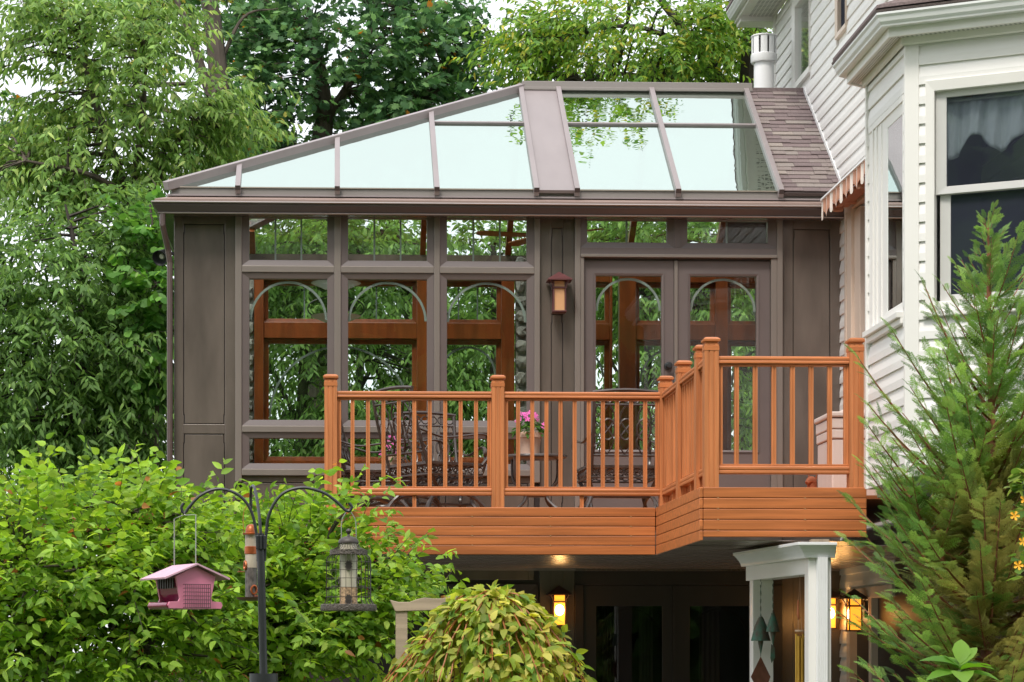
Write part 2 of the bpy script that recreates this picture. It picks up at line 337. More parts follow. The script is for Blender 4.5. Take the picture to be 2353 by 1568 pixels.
for a, b, g0, g1 in ((1341, 1549, 1369, 1520), (1557, 1770, 1586, 1738)):
    s0, s1 = sx(a), sx(b); zg0 = fz(1450, 1034)
    d = window(FA, CON, s0+0.003, s1-0.003, DECK_Z+0.02, zD, (sx(g0)-s0-0.003, s1-sx(g1)-0.003, zg0-DECK_Z-0.02, zD-zg1), FRAME, arch=True, of=0.0, oi=-0.004, po=-0.025, name='door', flat=True)
    mb = MB(FA); gs0, gs1 = sx(g0), sx(g1); ring(mb, gs0-0.02, gs1+0.02, zg0-0.02, zg1+0.02, (0.02,)*4, 0.012, 0.004, -0.004); mb.build('glazing_bead', FRAME, d)
    if a < 1400:
        c = FA.w(sx(1535), 0.0, fz(1535, 842)); kb = MB(); prof = [(0.036, 0), (0.036, 0.012), (0.014, 0.016), (0.014, 0.04), (0.03, 0.05), (0.034, 0.066), (0.024, 0.082), (0.006, 0.084)]
        vs = []; fs = []
        for r, h in prof: vs += [(c[0]+r*math.cos(q*math.pi/8), -h-0.001, c[2]+r*math.sin(q*math.pi/8)) for q in range(16)]
        for i in range(len(prof)-1): fs += [(i*16+j, i*16+(j+1) % 16, i*16+16+(j+1) % 16, i*16+16+j) for j in range(16)]
        kb.add(vs, fs+[tuple(range((len(prof)-1)*16, len(prof)*16))]).build('door_knob', BLKM, d, smooth=True)
board(sx(1549), sx(1557), DECK_Z+0.02, zD, -0.06, 0.018, BROWN_L, 'astragal', 0.003)
board(sx(1341), sx(1770), zD, zH-0.028, -0.13, -0.01, GROOVE, 'door_head_gap', 0); board(sx(1321), sx(1796), 2.382, DECK_Z+0.018, -0.13, 0.03, BROWN, 'threshold')
# right panel
board(sx(1797), sx(1822), 0, WALL_TOP, name='stile_board'); board(sx(1908), XH, 0, WALL_TOP, name='stile_board'); board(sx(1822), sx(1908), fz(1860, 527), WALL_TOP, name='rail_board')
panel(sx(1822), sx(1908), DECK_Z+0.2, fz(1860, 527)); board(sx(1822), sx(1908), 0, DECK_Z+0.2, name='rail_board')
# side wall, rear wall (cherry wood inside), floor
YB = 3.4
board(-0.13, 0.0, 0, WALL_TOP, fr=Frame((xa+0.0, 0), (1, 0)), name='corner_board') if False else None
SW = Frame((xa, YB), (0, -1))
MB(SW).box(0, YB-0.131, -0.13, 0.0, 0, 3.3).box(0, YB-0.131, -0.13, 0, 5.1, WALL_TOP).box(0, 0.4, -0.13, 0, 3.3, 5.1).box(1.5, 1.7, -0.13, 0, 3.3, 5.1).box(2.9, YB-0.131, -0.13, 0, 3.3, 5.1).build('side_wall', BROWN, CON)
for a, b in ((0.4, 1.5), (1.7, 2.9)): window(SW, CON, a, b, 3.3, 5.1, (0.06,)*4, FRAME, arch=True)
MB().box(xa+0.13, XH, 0.135, YB-0.14, DECK_Z-0.12, DECK_Z-0.02).build('floor', mat('oak_floor', (0.22, 0.10, 0.04), 0.35, 0.2, (2, 20, 2)), CON)
RF = Frame((0, YB), (1, 0)); rs = lambda p: RF.s(p); rz = lambda y: RF.z(900, y)
zb0, zb1, zb2, zb3 = rz(1062), rz(782), rz(745), rz(650)
posts = ((585, 607), (957, 1000), (1150, 1180), (1398, 1404), (1420, 1458), (1640, 1668), (1860, 1905))
for a, b in posts: MB(RF).box(rs(a), rs(b), 0.0, 0.14, DECK_Z-0.02, WALL_TOP).build('rear_post', WOODI, CON, bevel=0.006)
bays = ((607, 957, 2), (1000, 1150, 1), (1240, 1398, 1), (1458, 1640, 1), (1668, 1860, 1))
for a, b, nb in bays:
    s0, s1 = rs(a), rs(b)
    MB(RF).box(s0, s1, 0.0, 0.12, DECK_Z-0.02, zb0).build('rear_sill_wall', WOODI, CON)
    MB(RF).box(s0, s1, 0.0, 0.12, zb1, zb2).build('rear_transom_rail', WOODI, CON, bevel=0.006)
    MB(RF).box(s0, s1, 0.0, 0.13, zb3, WALL_TOP).build('rear_head_beam', WOODI, CON, bevel=0.006)
    window(RF, CON, s0, s1, zb0, zb1, (0.05,)*4, WOODI, arch=True, of=0.06, oi=0.05, ob=0.0, po=0.03, name='rear_window')
    window(RF, CON, s0, s1, zb2, zb3, (0.045,)*4, WOODI, bars=nb+1, of=0.06, oi=0.05, ob=0.0, po=0.03, name='rear_window')
random.seed(4)
stz = DECK_Z-0.02; k = 0                          # fieldstone pier between the rear windows
MB(RF).box(rs(1184), rs(1238), 0.0, 0.10, DECK_Z-0.02, WALL_TOP).build('pier_core', STONE, CON); MB(RF).box(rs(535), rs(584), 0.0, 0.10, DECK_Z-0.02, WALL_TOP).build('pier_core', STONE, CON)
while stz < 2*(WALL_TOP-0.1)-DECK_Z+.02:
    if k == 0 and stz > WALL_TOP-0.1: k = 1; base_z = stz-DECK_Z+0.02
    stz_ = stz-(base_z if k else 0); h = random.uniform(0.12, 0.24); sp = random.uniform(0.35, 0.65); a, b = (rs(1181), rs(1240)) if k == 0 else (rs(530), rs(584.5))
    for q0, q1 in ((a, a+(b-a)*sp), (a+(b-a)*sp+0.012, b)):
        mb = MB(RF); n = 9; c0, c1 = (q0+q1)/2, stz_+h/2; out = []
        for i in range(n):
            t = 2*math.pi*i/n; cc, ss = math.cos(t), math.sin(t); f = 1/max(abs(cc), abs(ss))**0.75
            out.append((c0+(q1-q0)/2*cc*f*random.uniform(0.88, 1.0), c1+h/2*ss*f*random.uniform(0.88, 1.0)))
        mb.add([(p[0], 0.08, p[1]) for p in out]+[(c0+(p[0]-c0)*0.8, 0.15+random.uniform(-.02, .02), c1+(p[1]-c1)*0.8) for p in out]+[(c0, 0.165, c1)],
               [(i, (i+1) % n, n+(i+1) % n, n+i) for i in range(n)]+[(n+i, n+(i+1) % n, 2*n) for i in range(n)])
        mb.build('stone', STONE, CON, smooth=False, bevel=0.006)
    stz += h+0.012
# ---- roof
YE, ZE = -0.14, FA.z(1150, 441); YR = 1.70; ZR = at(1450, 206, YR).z; YE2 = 2*YR-YE
XC = at(388, 437, YE).x; XRG = at(1203, 203, YR).x
def slope_pt(x, t): return Vector((x, YE+(YR-YE)*t, ZE+(ZR-ZE)*t))
nrm = Vector((0, -(ZR-ZE), (YR-YE))).normalized()
raf = [at(p, 440, YE).x for p in (547, 775, 1003.5, 1232, 1325, 1557, 1793)]
def hip_t(x): return max(0.0, min(1.0, (x-XC)/(XRG-XC)))
def pane(x0, x1, t0, t1, name='roof_pane', m=RGLASS, off=0.0):
    pts = [(x0, t0), (x1, t0)]
    if hip_t(x1) < t1 or hip_t(x0) < t1: pts += [(x1, min(t1, hip_t(x1))), (x0, min(t1, max(t0, hip_t(x0))))]
    else: pts += [(x1, t1), (x0, t1)]
    P = [slope_pt(*p)+nrm*off for p in pts]
    if (P[3]-P[0]).length < 1e-4: P = P[:3]
    return MB().slab(P, -nrm*0.012).build(name, m, CON)
tp = (ZE, ZR); zpur = at(1150, 287, 0.9).z
tpur = 0.5
for _ in range(20):
    yy = YE+(YR-YE)*tpur; tpur = (at(1500, 288, yy).z-ZE)/(ZR-ZE)
g = 0.0
pane(XC+0.05, raf[0], g, 1); pane(raf[0], raf[1], g, 1); pane(raf[1], raf[2], g, 1)
pane(raf[2], raf[3], g, tpur)
hx = XC+(XRG-XC)*tpur
P = [slope_pt(raf[2], tpur), slope_pt(raf[3], tpur), slope_pt(raf[3], 1), slope_pt(raf[2], hip_t(raf[2]))]; MB().slab(P, -nrm*0.012).build('roof_pane', RGLASS, CON)
for a, b in ((4, 5), (5, 6)): pane(raf[a], raf[b], g, tpur); pane(raf[a], raf[b], tpur, 0.985)
MB().slab([slope_pt(raf[3], -0.02)+nrm*0.012, slope_pt(raf[4], -0.02)+nrm*0.012, slope_pt(raf[4], 1)+nrm*0.012, slope_pt(raf[3], 1)+nrm*0.012], -nrm*0.03).build('roof_panel', RAFT, CON)
for i, x in enumerate(raf):
    t1 = hip_t(x); w2 = 0.024; mb = MB(); a, b = slope_pt(x, -0.028), slope_pt(x, t1)
    mb.slab([a+Vector((-w2, 0, 0))+nrm*0.045, a+Vector((w2, 0, 0))+nrm*0.045, b+Vector((w2, 0, 0))+nrm*0.045, b+Vector((-w2, 0, 0))+nrm*0.045], -nrm*0.085)
    r = mb.build('rafter', RAFT, CON, bevel=0.003)
    e = a+nrm*0.02; MB().slab([a+Vector((-w2, -.002, 0))+nrm*0.044, a+Vector((w2, -.002, 0))+nrm*0.044, a+Vector((w2, -.002, 0))-nrm*0.0, a+Vector((-w2, -.002, 0))-nrm*0.0], -(slope_pt(0, 1)-slope_pt(0, 0)).normalized()*0.004).build('end_cap', GUTT, r)
for x0, x1 in ((raf[2]+.024, raf[3]-.024), (raf[4]+.024, raf[5]-.024), (raf[5]+.024, raf[6]-.024)):
    a = [slope_pt(x0, tpur-.006), slope_pt(x1, tpur-.006), slope_pt(x1, tpur+.006), slope_pt(x0, tpur+.006)]
    MB().slab([p+nrm*0.02 for p in a], -nrm*0.03).build('purlin', RAFT, CON)
hA, hB = Vector((XC, YE, ZE)), Vector((XRG, YR, ZR)); hA2 = Vector((XC, YE2, ZE))
left_n = Vector((-(ZR-ZE), 0, XRG-XC)).normalized()
def capbar(A, B, n, name, wd=0.05, th=0.05, m=RAFT):
    d = (B-A).normalized(); s = d.cross(n).normalized()
    return MB().slab([A-s*wd+n*th, A+s*wd+n*th, B+s*wd+n*th, B-s*wd+n*th], -n*(th+0.03)).build(name, m, CON, bevel=0.005)
capbar(hA-(hB-hA).normalized()*0.03, hB, (nrm+left_n).normalized(), 'hip_cap'); capbar(hA2, hB, (Vector((0, (ZR-ZE), (YR-YE))).normalized()+left_n).normalized(), 'hip_cap')
MB().box(XRG-0.02, raf[6]+0.06, YR-0.06, YR+0.06, ZR+0.0, ZR+0.062).box(XRG-0.02, raf[6]+0.06, YR-0.075, YR+0.075, ZR-0.03, ZR+0.0005).build('ridge_cap', CURB, CON, bevel=0.004)
MB().slab([hA, hA2, hB], -left_n*0.012).build('roof_pane', DGLASS, CON)
nr2 = Vector((0, (ZR-ZE), (YR-YE))).normalized()
MB().slab([hA2, Vector((raf[6]+.02, YE2, ZE)), Vector((raf[6]+.02, YR, ZR)), hB], -nr2*0.012).build('roof_pane', DGLASS, CON)
MB().slab([Vector((raf[6]+.021, YE2, ZE)), Vector((XH, YE2, ZE)), Vector((XH, YR, ZR)), Vector((raf[6]+.021, YR, ZR))], -nr2*0.05).build('rear_roof_deck', GUTT, CON)
for x in raf+[XH-0.05]:
    t1 = hip_t(x); a, b = Vector((x, YE2, ZE)), Vector((x, YE2+(YR-YE2)*t1, ZE+(ZR-ZE)*t1))
    MB().slab([a+Vector((-.03, 0, 0)), a+Vector((.03, 0, 0)), b+Vector((.03, 0, 0)), b+Vector((-.03, 0, 0))], -nr2*0.08).build('rear_rafter', WOODI, CON)
# shingled strip between the last rafter and the house wall
SX0, SX1 = raf[6]+0.03, XH
MB().slab([slope_pt(SX0, -0.02), slope_pt(SX1, -0.02), slope_pt(SX1, 1.005), slope_pt(SX0, 1.005)], -nrm*0.03).build('roof_deck', GUTT, CON)
SHC = [mat('shingle_%s' % n, c, 0.9, 0.22, (60, 60, 60), 0.5, (180, 180, 180)) for n, c in
       (('taupe', (0.250, 0.205, 0.190)), ('mauve', (0.205, 0.155, 0.153)), ('grey', (0.270, 0.230, 0.210)), ('plum', (0.180, 0.137, 0.136)), ('sand', (0.310, 0.262, 0.232)))]
sl_dir = (slope_pt(0, 1)-slope_pt(0, 0)); SLEN = sl_dir.length; sl_dir.normalize(); rng = random.Random(11)
nrow = 27; shm = []
th_ = 0.010
for m in SHC:
    mb = MB(); rh = SLEN/nrow*1.18
    q = [Vector((0, 0, 0)), Vector((1, 0, 0)), Vector((1, 0, 0))+sl_dir*rh, sl_dir*rh]
    mb.add([tuple(q[0]+nrm*th_), tuple(q[1]+nrm*th_), tuple(q[2]+nrm*0.001), tuple(q[3]+nrm*0.001), tuple(q[0]), tuple(q[1])], [(0, 1, 2, 3), (4, 5, 1, 0), (0, 3, 4), (1, 5, 2)]); shm.append(mb.mesh('shingle', m))
for r in range(nrow):
    x = SX0-0.01-rng.uniform(0, 0.15); t = -0.03+SLEN/nrow*r*(1.03)
    while x < SX1-0.01:
        L = rng.choice((0.12, 0.16, 0.2, 0.26)); x0, x1 = max(x, SX0-0.012), min(x+L, SX1); x += L
        if x1-x0 < 0.02: continue
        c = rng.choices(range(5), (4, 3, 3, 2, 1))[0]; pos = slope_pt(x0, 0)+sl_dir*(t+rng.uniform(-.006, .004))+nrm*(0.008+rng.choice((0, 0.004)))
        put('shingle', shm[c], CON, pos, scale=(x1-x0-0.002, 1, 1))
MB().box(SX0, SX1, YR-0.05, YR+0.10, ZR-0.03, ZR+0.018).build('ridge_shingle_cap', SHC[3], CON)
# curb, flashing, gutter (front and left return)
zc0 = FA.z(1150, 461); path = [(XH-0.02, YE+0.02), (XC+0.02, YE+0.02), (XC+0.02, YE2)]
path = path[::-1]
path = [(p[0], p[1]) for p in path]
def rprof(pr): return [(-o, z) for o, z in pr]
# walking from the back-left corner to the front and then right keeps the outside on the right-hand side
MB().sweep(path, [(0.0, zc0), (0.0, ZE-0.012), (-0.06, ZE+0.02), (-0.10, ZE+0.02), (-0.10, zc0)][::-1]).build('roof_curb', CURB, CON, bevel=0.003)
MB().sweep(path, [(-0.05, zc0-0.004), (0.035, zc0-0.008), (0.035, zc0+0.008), (0.0, zc0+0.004)]).build('curb_lip', RAFT, CON)
z1 = FA.z(1150, 480)
MB().sweep(path, [(0.0, zc0-0.009), (0.14, z1+0.02), (0.14, z1), (-0.03, z1)]).build('eave_flashing', TANF, CON)
zg0 = FA.z(1150, 507)
gp = [(-0.02, z1-0.002), (0.16, z1-0.002), (0.165, z1-0.018), (0.155, z1-0.02), (0.152, z1-0.04), (0.12, zg0+0.025), (0.105, zg0+0.014), (0.108, zg0+0.006), (0.098, zg0), (-0.02, zg0)]
MB().sweep(path, gp).build('gutter', GUTT, CON, bevel=0.002)
MB().sweep(path, [(0.166, z1-0.019), (0.173, z1-0.012), (0.166, z1-0.005)]).build('gutter_lip', LIP, CON)
MB().sweep(path, [(0.108, zg0), (0.116, zg0+0.007), (0.108, zg0+0.014)]).build('gutter_bead', LIP, CON)
MB().box(xa+0.0, XH-0.003, -0.11, YE+0.14, WALL_TOP, ZE).box(xa, XH, YB+0.0, YB+0.12, WALL_TOP-0.02, ZE).box(xa, xa+0.1, 0.0, YB, WALL_TOP+0.001, ZE-0.001).build('wall_plate', BROWN, CON)
# downspout on the left corner
def q3(px, py, Y): return tuple(at(px, py, Y))
dx = at(392, 700, -0.03).x
dsp = [(dx-0.06, -0.20, zg0+0.01), (dx-0.06, -0.20, zg0-0.10), (dx-0.02, -0.08, zg0-0.30), (dx-0.005, -0.05, zg0-0.42), (dx-0.005, -0.05, 0.15)]
MB().tube(dsp, 0.034, 8, flat=0.8).build('downspout', DSP, CON)
for k in (-0.016, 0.0, 0.016): MB().tube([(p[0]+k, p[1]-0.026, p[2]) for p in dsp], 0.006, 4).build('downspout_rib', DSP, CON)
# ---- lower storey below the deck
LZ = 2.40; DK = mat('shaded_bronze_lower_wall', (0.030, 0.023, 0.022), 0.4, 0.1, (4, 4, 1.5), rand=0.0)  # lower storey colour darkened to carry the shade under the deck
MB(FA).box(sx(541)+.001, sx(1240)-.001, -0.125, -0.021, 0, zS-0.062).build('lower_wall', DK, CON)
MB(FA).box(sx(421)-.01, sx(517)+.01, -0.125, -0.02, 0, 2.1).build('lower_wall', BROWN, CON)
for a, b in ((560, 1235),):
    mb = MB(FA); ring(mb, sx(960), sx(1236), 0.2, FA.z(1100, 1342), (0.1,)*4, 0.02, 0.005, -0.02); mb.build('lower_panel_frame', DK, CON, bevel=0.004)
    MB(FA).box(sx(990), sx(1200), -0.02, 0.006, 0.4, FA.z(1100, 1385)).build('lower_panel', DK, CON, bevel=0.006)
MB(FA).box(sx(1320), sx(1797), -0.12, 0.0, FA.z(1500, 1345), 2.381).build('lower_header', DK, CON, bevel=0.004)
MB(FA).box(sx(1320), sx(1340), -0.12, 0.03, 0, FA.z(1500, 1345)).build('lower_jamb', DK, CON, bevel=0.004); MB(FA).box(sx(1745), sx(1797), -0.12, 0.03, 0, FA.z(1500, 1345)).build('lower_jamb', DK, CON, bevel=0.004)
LDG = glass('dim_lower_door_glass', (0.55, 0.55, 0.55), None)
for a, b, g0, g1 in ((1340, 1545, 1370, 1522), (1553, 1745, 1585, 1722)):
    s0, s1 = sx(a), sx(b); zt = FA.z(1500, 1345)-0.002
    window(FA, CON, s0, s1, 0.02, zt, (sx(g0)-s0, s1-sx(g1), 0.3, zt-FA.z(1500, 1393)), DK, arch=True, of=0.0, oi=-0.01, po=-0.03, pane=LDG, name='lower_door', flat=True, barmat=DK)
MB(FA).box(sx(1545), sx(1553), -0.06, 0.015, 0.02, FA.z(1500, 1346)).build('astragal', DK, CON)
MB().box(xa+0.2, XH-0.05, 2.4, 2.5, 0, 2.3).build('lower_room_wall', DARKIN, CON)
for a, b in ((sx(1395), sx(1412)), (sx(1480), sx(1500)), (sx(1620), sx(1650))):
    mb = MB(); n = 12
    vs = []; fs = []
    for i in range(n+1):
        x = a+(b-a)*i/n*1.6; y = 0.35+0.03*math.sin(i*2.1)
        vs += [(x, y, 0.05), (x, y, 2.2)]
    fs = [(2*i, 2*i+2, 2*i+3, 2*i+1) for i in range(n)]
    cu = mb.add(vs, fs).build('lower_curtain', mat('grey_curtain', (0.35, 0.34, 0.33), 0.8), CON, smooth=True)
    sdm = cu.modifiers.new('thick', 'SOLIDIFY'); sdm.thickness = 0.004
# ================================================================ deck
YF, YR2 = -2.99, -5.24
DECK = thing('deck', (1.3, -2.9, 0), 'orange composite deck with railing on two levels of frontage before the conservatory', 'deck')
XL = at(745, 1100, YF).x; XM = at(1507, 1200, YF).x; XR = at(1992, 1150, YR2).x
bh = 0.0758
bl = {}
def fboard(fr, s0, s1, ztop, nb, cut, hlast=None):
    for k in range(nb):
        h = bh-0.003 if not (hlast and k == nb-1) else hlast
        z0 = ztop-bh*k-h; cuts = [s0]+([c for c in cut if (k+int(c*10)) % 2 == 0])+[s1]
        for a, b in zip(cuts[:-1], cuts[1:]): MB(fr).box(a+0.0015, b-0.0015, -0.025, 0.0, z0, z0+h).build('fascia_board', CEDX, DECK, bevel=0.005, at=fr.w((a+b)/2, 0, z0))
D1 = Frame((0, YF), (1, 0)); D2 = Frame((XM, YF), (0, -1)); D3 = Frame((0, YR2), (1, 0))
fboard(D1, XL-0.02, XM-0.002, DECK_Z, 5, []); fboard(D2, 0.0, YF-YR2-0.001, DECK_Z, 5, []); fboard(D3, XM+0.026, XR, DECK_Z, 5, [], 0.045)
NAIL = mat('brass_nail_head', (0.55, 0.42, 0.22), 0.4)
for fr_, px in ((D3, 1650), (D3, 1850), (D1, 1085), (D1, 1265), (D1, 1450)):
    for k in range(1, 5):
        c = fr_.w(fr_.s(px), 0.002, DECK_Z-bh*k+0.002); MB().lathe([(0.004, -0.003), (0.004, 0.003)], c, 6).build('nail_head', NAIL, DECK)
D4 = Frame((XL, YF+2.9), (0, -1)); fboard(Frame((XL-0.02, 0), (0, -1)), 0.02, -YF-0.03, DECK_Z, 5, [])
# floor boards and soffit
y = YR2+0.03; fb = MB().box(0, 1, 0, 0.135, -0.028, 0).mesh('floor_board', CEDX)
while y < -0.15:
    put('floor_board', fb, DECK, (XM+0.03 if y < YF+0.03 else XL+0.01, y, DECK_Z-0.003), scale=((XR if y < -4.6 else XH-0.02)-(XM+0.03 if y < YF+0.03 else XL+0.01), 1, 1)); y += 0.141
mb = MB(); y = YF-0.024
nst = 40
prof = []
yy = -0.02
while yy > YR2+0.03:
    prof.append((yy, 2.402)); prof.append((yy-0.066, 2.402)); prof.append((yy-0.068, 2.408)); prof.append((yy-0.074, 2.408)); yy -= 0.076
def strip(x0, x1, pr):
    vs = []
    for yv, zv in pr: vs += [(x0, yv, zv), (x1, yv, zv)]
    mb.add(vs, [(2*i, 2*i+1, 2*i+3, 2*i+2) for i in range(len(pr)-1)])
strip(XL+0.01, XM+0.0, [p for p in prof if p[0] > YF+0.03]); strip(XM+0.001, XH-0.01, [p for p in prof if p[0] > -4.6]); strip(XM+0.001, XR-0.01, [p for p in prof if p[0] < -4.5])
mb.build('soffit', SOFFIT, DECK)
MB().box(XL, XH-0.02, -0.03, -0.005, 2.385, 2.41).build('soffit_trim', SOFFIT, DECK)
# railing
def post_mesh(h):
    mb = MB(); a = 0.05
    prof = [(-a, -a), (-a*.45, -a), (-a*.40, -a+.004), (-a*.30, -a+.004), (-a*.25, -a), (a*.25, -a), (a*.30, -a+.004), (a*.40, -a+.004), (a*.45, -a), (a, -a), (a, a), (-a, a)]
    mb.prism(prof, 2, 0, h); return mb
zcap = 3.835
pm = post_mesh(1).mesh('post', CEDZ)
cb = MB()
def sq(r, z): return [(-r, -r, z), (r, -r, z), (r, r, z), (-r, r, z)]
L = [(0.053, -0.095), (0.053, -0.066), (0.046, -0.062), (0.046, -0.05), (0.042, -0.044), (0.042, -0.038), (0.06, -0.030), (0.06, -0.016), (0.045, -0.004), (0.030, 0.0)]
vs = []; [vs.extend(sq(r, z)) for r, z in L]
cb.add(vs, [(i*4+j, i*4+(j+1) % 4, i*4+4+(j+1) % 4, i*4+4+j) for i in range(len(L)-1) for j in range(4)]+[(0, 1, 2, 3), tuple(range(len(L)*4-4, len(L)*4))])
cm = cb.mesh('post_cap', CEDY)
def post(x, y, z0=DECK_Z-0.003, zt=zcap):
    p = put('post', pm, DECK, (x, y, z0), scale=(1, 1, zt-0.05-z0))
    c = bpy.data.objects.new('post_cap', cm); COL.objects.link(c); c.parent = p; c.location = (0, 0, (zt-z0)/(zt-0.05-z0)); c.scale = (1, 1, 1/(zt-0.05-z0))
    return p
zt, zb = 3.676, 2.905
YP = YF+0.055
def rail(a, b, zc, name, h=0.052, wd=0.075):
    """double-bead rail between two XY points"""
    d = Vector((b[0]-a[0], b[1]-a[1])).normalized(); n = Vector((d.y, -d.x)); pr = []
    base = [(-.5, -.5), (-.42, -.5), (.42, -.5), (.5, -.46), (.5, -.2), (.44, -.10), (.44, -.02), (.5, .06), (.5, .30), (.40, .5), (-.40, .5), (-.5, .3), (-.5, .06), (-.44, -.02), (-.44, -.1), (-.5, -.2)]
    mb = MB(); mb.sweep([a, b], [(o*wd, zc+q*h) for o, q in base]); return mb.build(name, CEDY, DECK, bevel=0.003)
bp = MB(); q = 0.0155
bp.prism([(-q, -q), (-q*.3, -q), (-q*.2, -q+.005), (q*.2, -q+.005), (q*.3, -q), (q, -q), (q, q), (-q, q)], 2, 0, 1); bpm = bp.mesh('baluster', CEDZ)
def run(a, b, n, foot=True, ends=True, only=None):
    A, B = Vector(a), Vector(b); d = (B-A).normalized(); A2, B2 = A+d*0.05, B-d*0.05
    rail(A2, B2, zt, 'top_rail'); rail(A2, B2, zb, 'bottom_rail', 0.056, 0.07)
    rail(A2, B2, zt-0.034, 'under_rail', 0.016, 0.04); rail(A2, B2, zb+0.034, 'shoe_rail', 0.014, 0.04)
    ang = math.atan2(d.y, d.x); L = (B2-A2).length
    pos = [L*(k+0.5)/n for k in range(n)] if not ends else [0.017]+[L*(k+1)/(n+1) for k in range(n)]+[L-0.017]
    for p in pos:
        c = A2+d*p; put('baluster', bpm, DECK, (c.x, c.y, zb+0.041), (0, 0, ang), (1, 1, zt-0.042-zb-0.041))
    if foot:
        c = (A2+B2)/2; put('rail_foot', bpm, DECK, (c.x, c.y, DECK_Z-0.003), (0, 0, ang), (1, 1, zb-0.028-DECK_Z+0.003))
p0 = (at(760, 1000, YP).x, YP); p1 = (at(1143.5, 1000, YP).x, YP); p2 = (at(1529, 1000, YP).x, YP)
XS = p2[0]
r2 = (XS, -21.4+17.5); r3 = (XS+0.005, -21.4+16.62); r4 = (at(1633, 900, YR2+0.055).x, YR2+0.055); r5 = (at(1965, 900, YR2+0.055).x, YR2+0.055)
for p in (p0, p1, p2, r2, r3, r4, r5): post(*p)
post(p0[0]+0.012, -1.5); post(p0[0]+0.012, -0.07)
run(p0, p1, 9); run(p1, p2, 10); run(p2, r2, 6); run(r2, r3, 6); run(r3, r4, 2, foot=False, ends=False); run(r4, r5, 6, foot=False)
run((p0[0]+0.012, -0.07), (p0[0]+0.012, -1.5), 10); run((p0[0]+0.012, -1.5), p0, 10)
# hidden supports of the deck
# ================================================================ the white house
HOUSE = thing('house', (6.0, -3.0, 0), 'white vinyl-sided house with a bay window at the right edge', 'house')
HW = Frame((XH, 3.25), (0, -1)); CH = 0.127
B_, C_ = (3.69, -21.4+16.03), (3.69, -21.4+14.96); E_ = (C_[0]+1.94, C_[1]-1.03)
BL = Frame(B_, (0, -1)); BF = Frame(C_, (0.884, -0.468)); bl_len = B_[1]-C_[1]
# one lap of siding: flat face leaning out to its lower edge, with a small shadow return
lap = MB(); lap.add([(0, 0.004, CH), (0, 0.019, 0.05), (0, 0.019, 0.0), (0, -0.01, 0.0), (0, -0.01, CH), (1, 0.004, CH), (1, 0.019, 0.05), (1, 0.019, 0.0), (1, -0.01, 0.0), (1, -0.01, CH)],
        [(0, 1, 6, 5), (1, 2, 7, 6), (2, 3, 8, 7), (3, 4, 9, 8), (4, 0, 5, 9), (0, 4, 3, 2, 1), (5, 6, 7, 8, 9)])
lapm = {}
def lap_on(fr, s0, s1, z, h=CH):
    if s1-s0 < 0.004: return
    key = (round(fr.d[0], 3), round(fr.d[1], 3))
    if key not in lapm:
        m2 = MB(Frame((0, 0), fr.d)); m2.add([p for p in lap.v], lap.f); lapm[key] = m2.mesh('siding_board', SIDING)
    a = fr.w(s0, 0, z); ang = 0
    # unit length mesh is scaled along the wall direction: bake by rotation of a mesh made along +X
    o = put('siding_board', lapx, HOUSE, a, (0, 0, math.atan2(fr.d[1], fr.d[0])), (s1-s0, 1, h/CH)); return o
lx = MB(Frame((0, 0), (1, 0))); lx.add(lap.v, lap.f); lapx = lx.mesh('siding_board', SIDING)
def side(fr, s0, s1, z0, z1, holes, zref):
    k = math.floor((z0-zref)/CH); z = zref+k*CH
    while z < z1:
        a, b = max(z, z0), min(z+CH, z1)
        if b-a > 0.02:
            segs = [(s0, s1)]
            for h0, h1, hz0, hz1 in holes:
                if a < hz1-0.02 and b > hz0+0.02:
                    segs = [q for u, v in segs for q in ((u, min(v, h0)), (max(u, h1), v)) if q[1]-q[0] > 0.004]
            for u, v in segs: lap_on(fr, u, v, a, b-a)
        z += CH
def wall(fr, s0, s1, z0, z1, holes, m=WTRIM, th=0.15):        # sheathing behind the siding, with holes
    ss = sorted({s0, s1, *[h for q in holes for h in q[:2]]}); zs = sorted({z0, z1, *[h for q in holes for h in q[2:]]}); mb = MB(fr)
    for a, b in zip(ss[:-1], ss[1:]):
        for c, d in zip(zs[:-1], zs[1:]):
            if not any(h[0]-1e-6 <= a and b <= h[1]+1e-6 and h[2]-1e-6 <= c and d <= h[3]+1e-6 for h in holes): mb.box(a, b, -th, -0.005, c, d)
    return mb.build('sheathing', m, HOUSE)
zref = BL.z(1998, 800.5)
# --- side wall above and beside the conservatory
w1 = (HW.s(1826), HW.s(1866), HW.z(1846, 190), 8.3); w2 = (HW.s(1926), HW.s(1950), HW.z(1938, 78), 8.3)
dr = (HW.s(1951), HW.s(2075), DECK_Z, HW.z(1952, 478))
HS = 3.25+8.2
lw = (HW.s(1955), HW.s(2060), 0.02, 2.2); lv = (HW.s(2060), 3.25+8.2, 0.0, 2.4)
holes = [w1, w2, dr, lw]
wall(HW, 0, HS, 0, 8.44, holes); holes = holes+[lv]; MB(HW).box(lv[0], lv[1], -0.004, 0.012, 0, 2.4).build('lower_shade_panel', DK, HOUSE); side(HW, 0.07, HS, 0.05, 8.4, holes, zref)  # dark panel added over the lower wall to keep it in shade
MB(HW).box(-0.02, 0.07, -0.1, 0.028, 5.0, 8.44).build('corner_board', WTRIM, HOUSE, bevel=0.003)
window(HW, HOUSE, *w1, (0.09, 0.05, 0.08, 0.08), WTRIM, of=0.035, oi=0.02); window(HW, HOUSE, *w2, (0.05, 0.05, 0.06, 0.06), CREAM, of=0.035, oi=0.02, pane=SCREEN)
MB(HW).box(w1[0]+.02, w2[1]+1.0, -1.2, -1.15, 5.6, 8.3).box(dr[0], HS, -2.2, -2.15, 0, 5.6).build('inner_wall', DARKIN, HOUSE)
FL = [slope_pt(XH-0.004, t) for t in (-0.02, 1.0)]          # step flashing where the shingles meet the wall
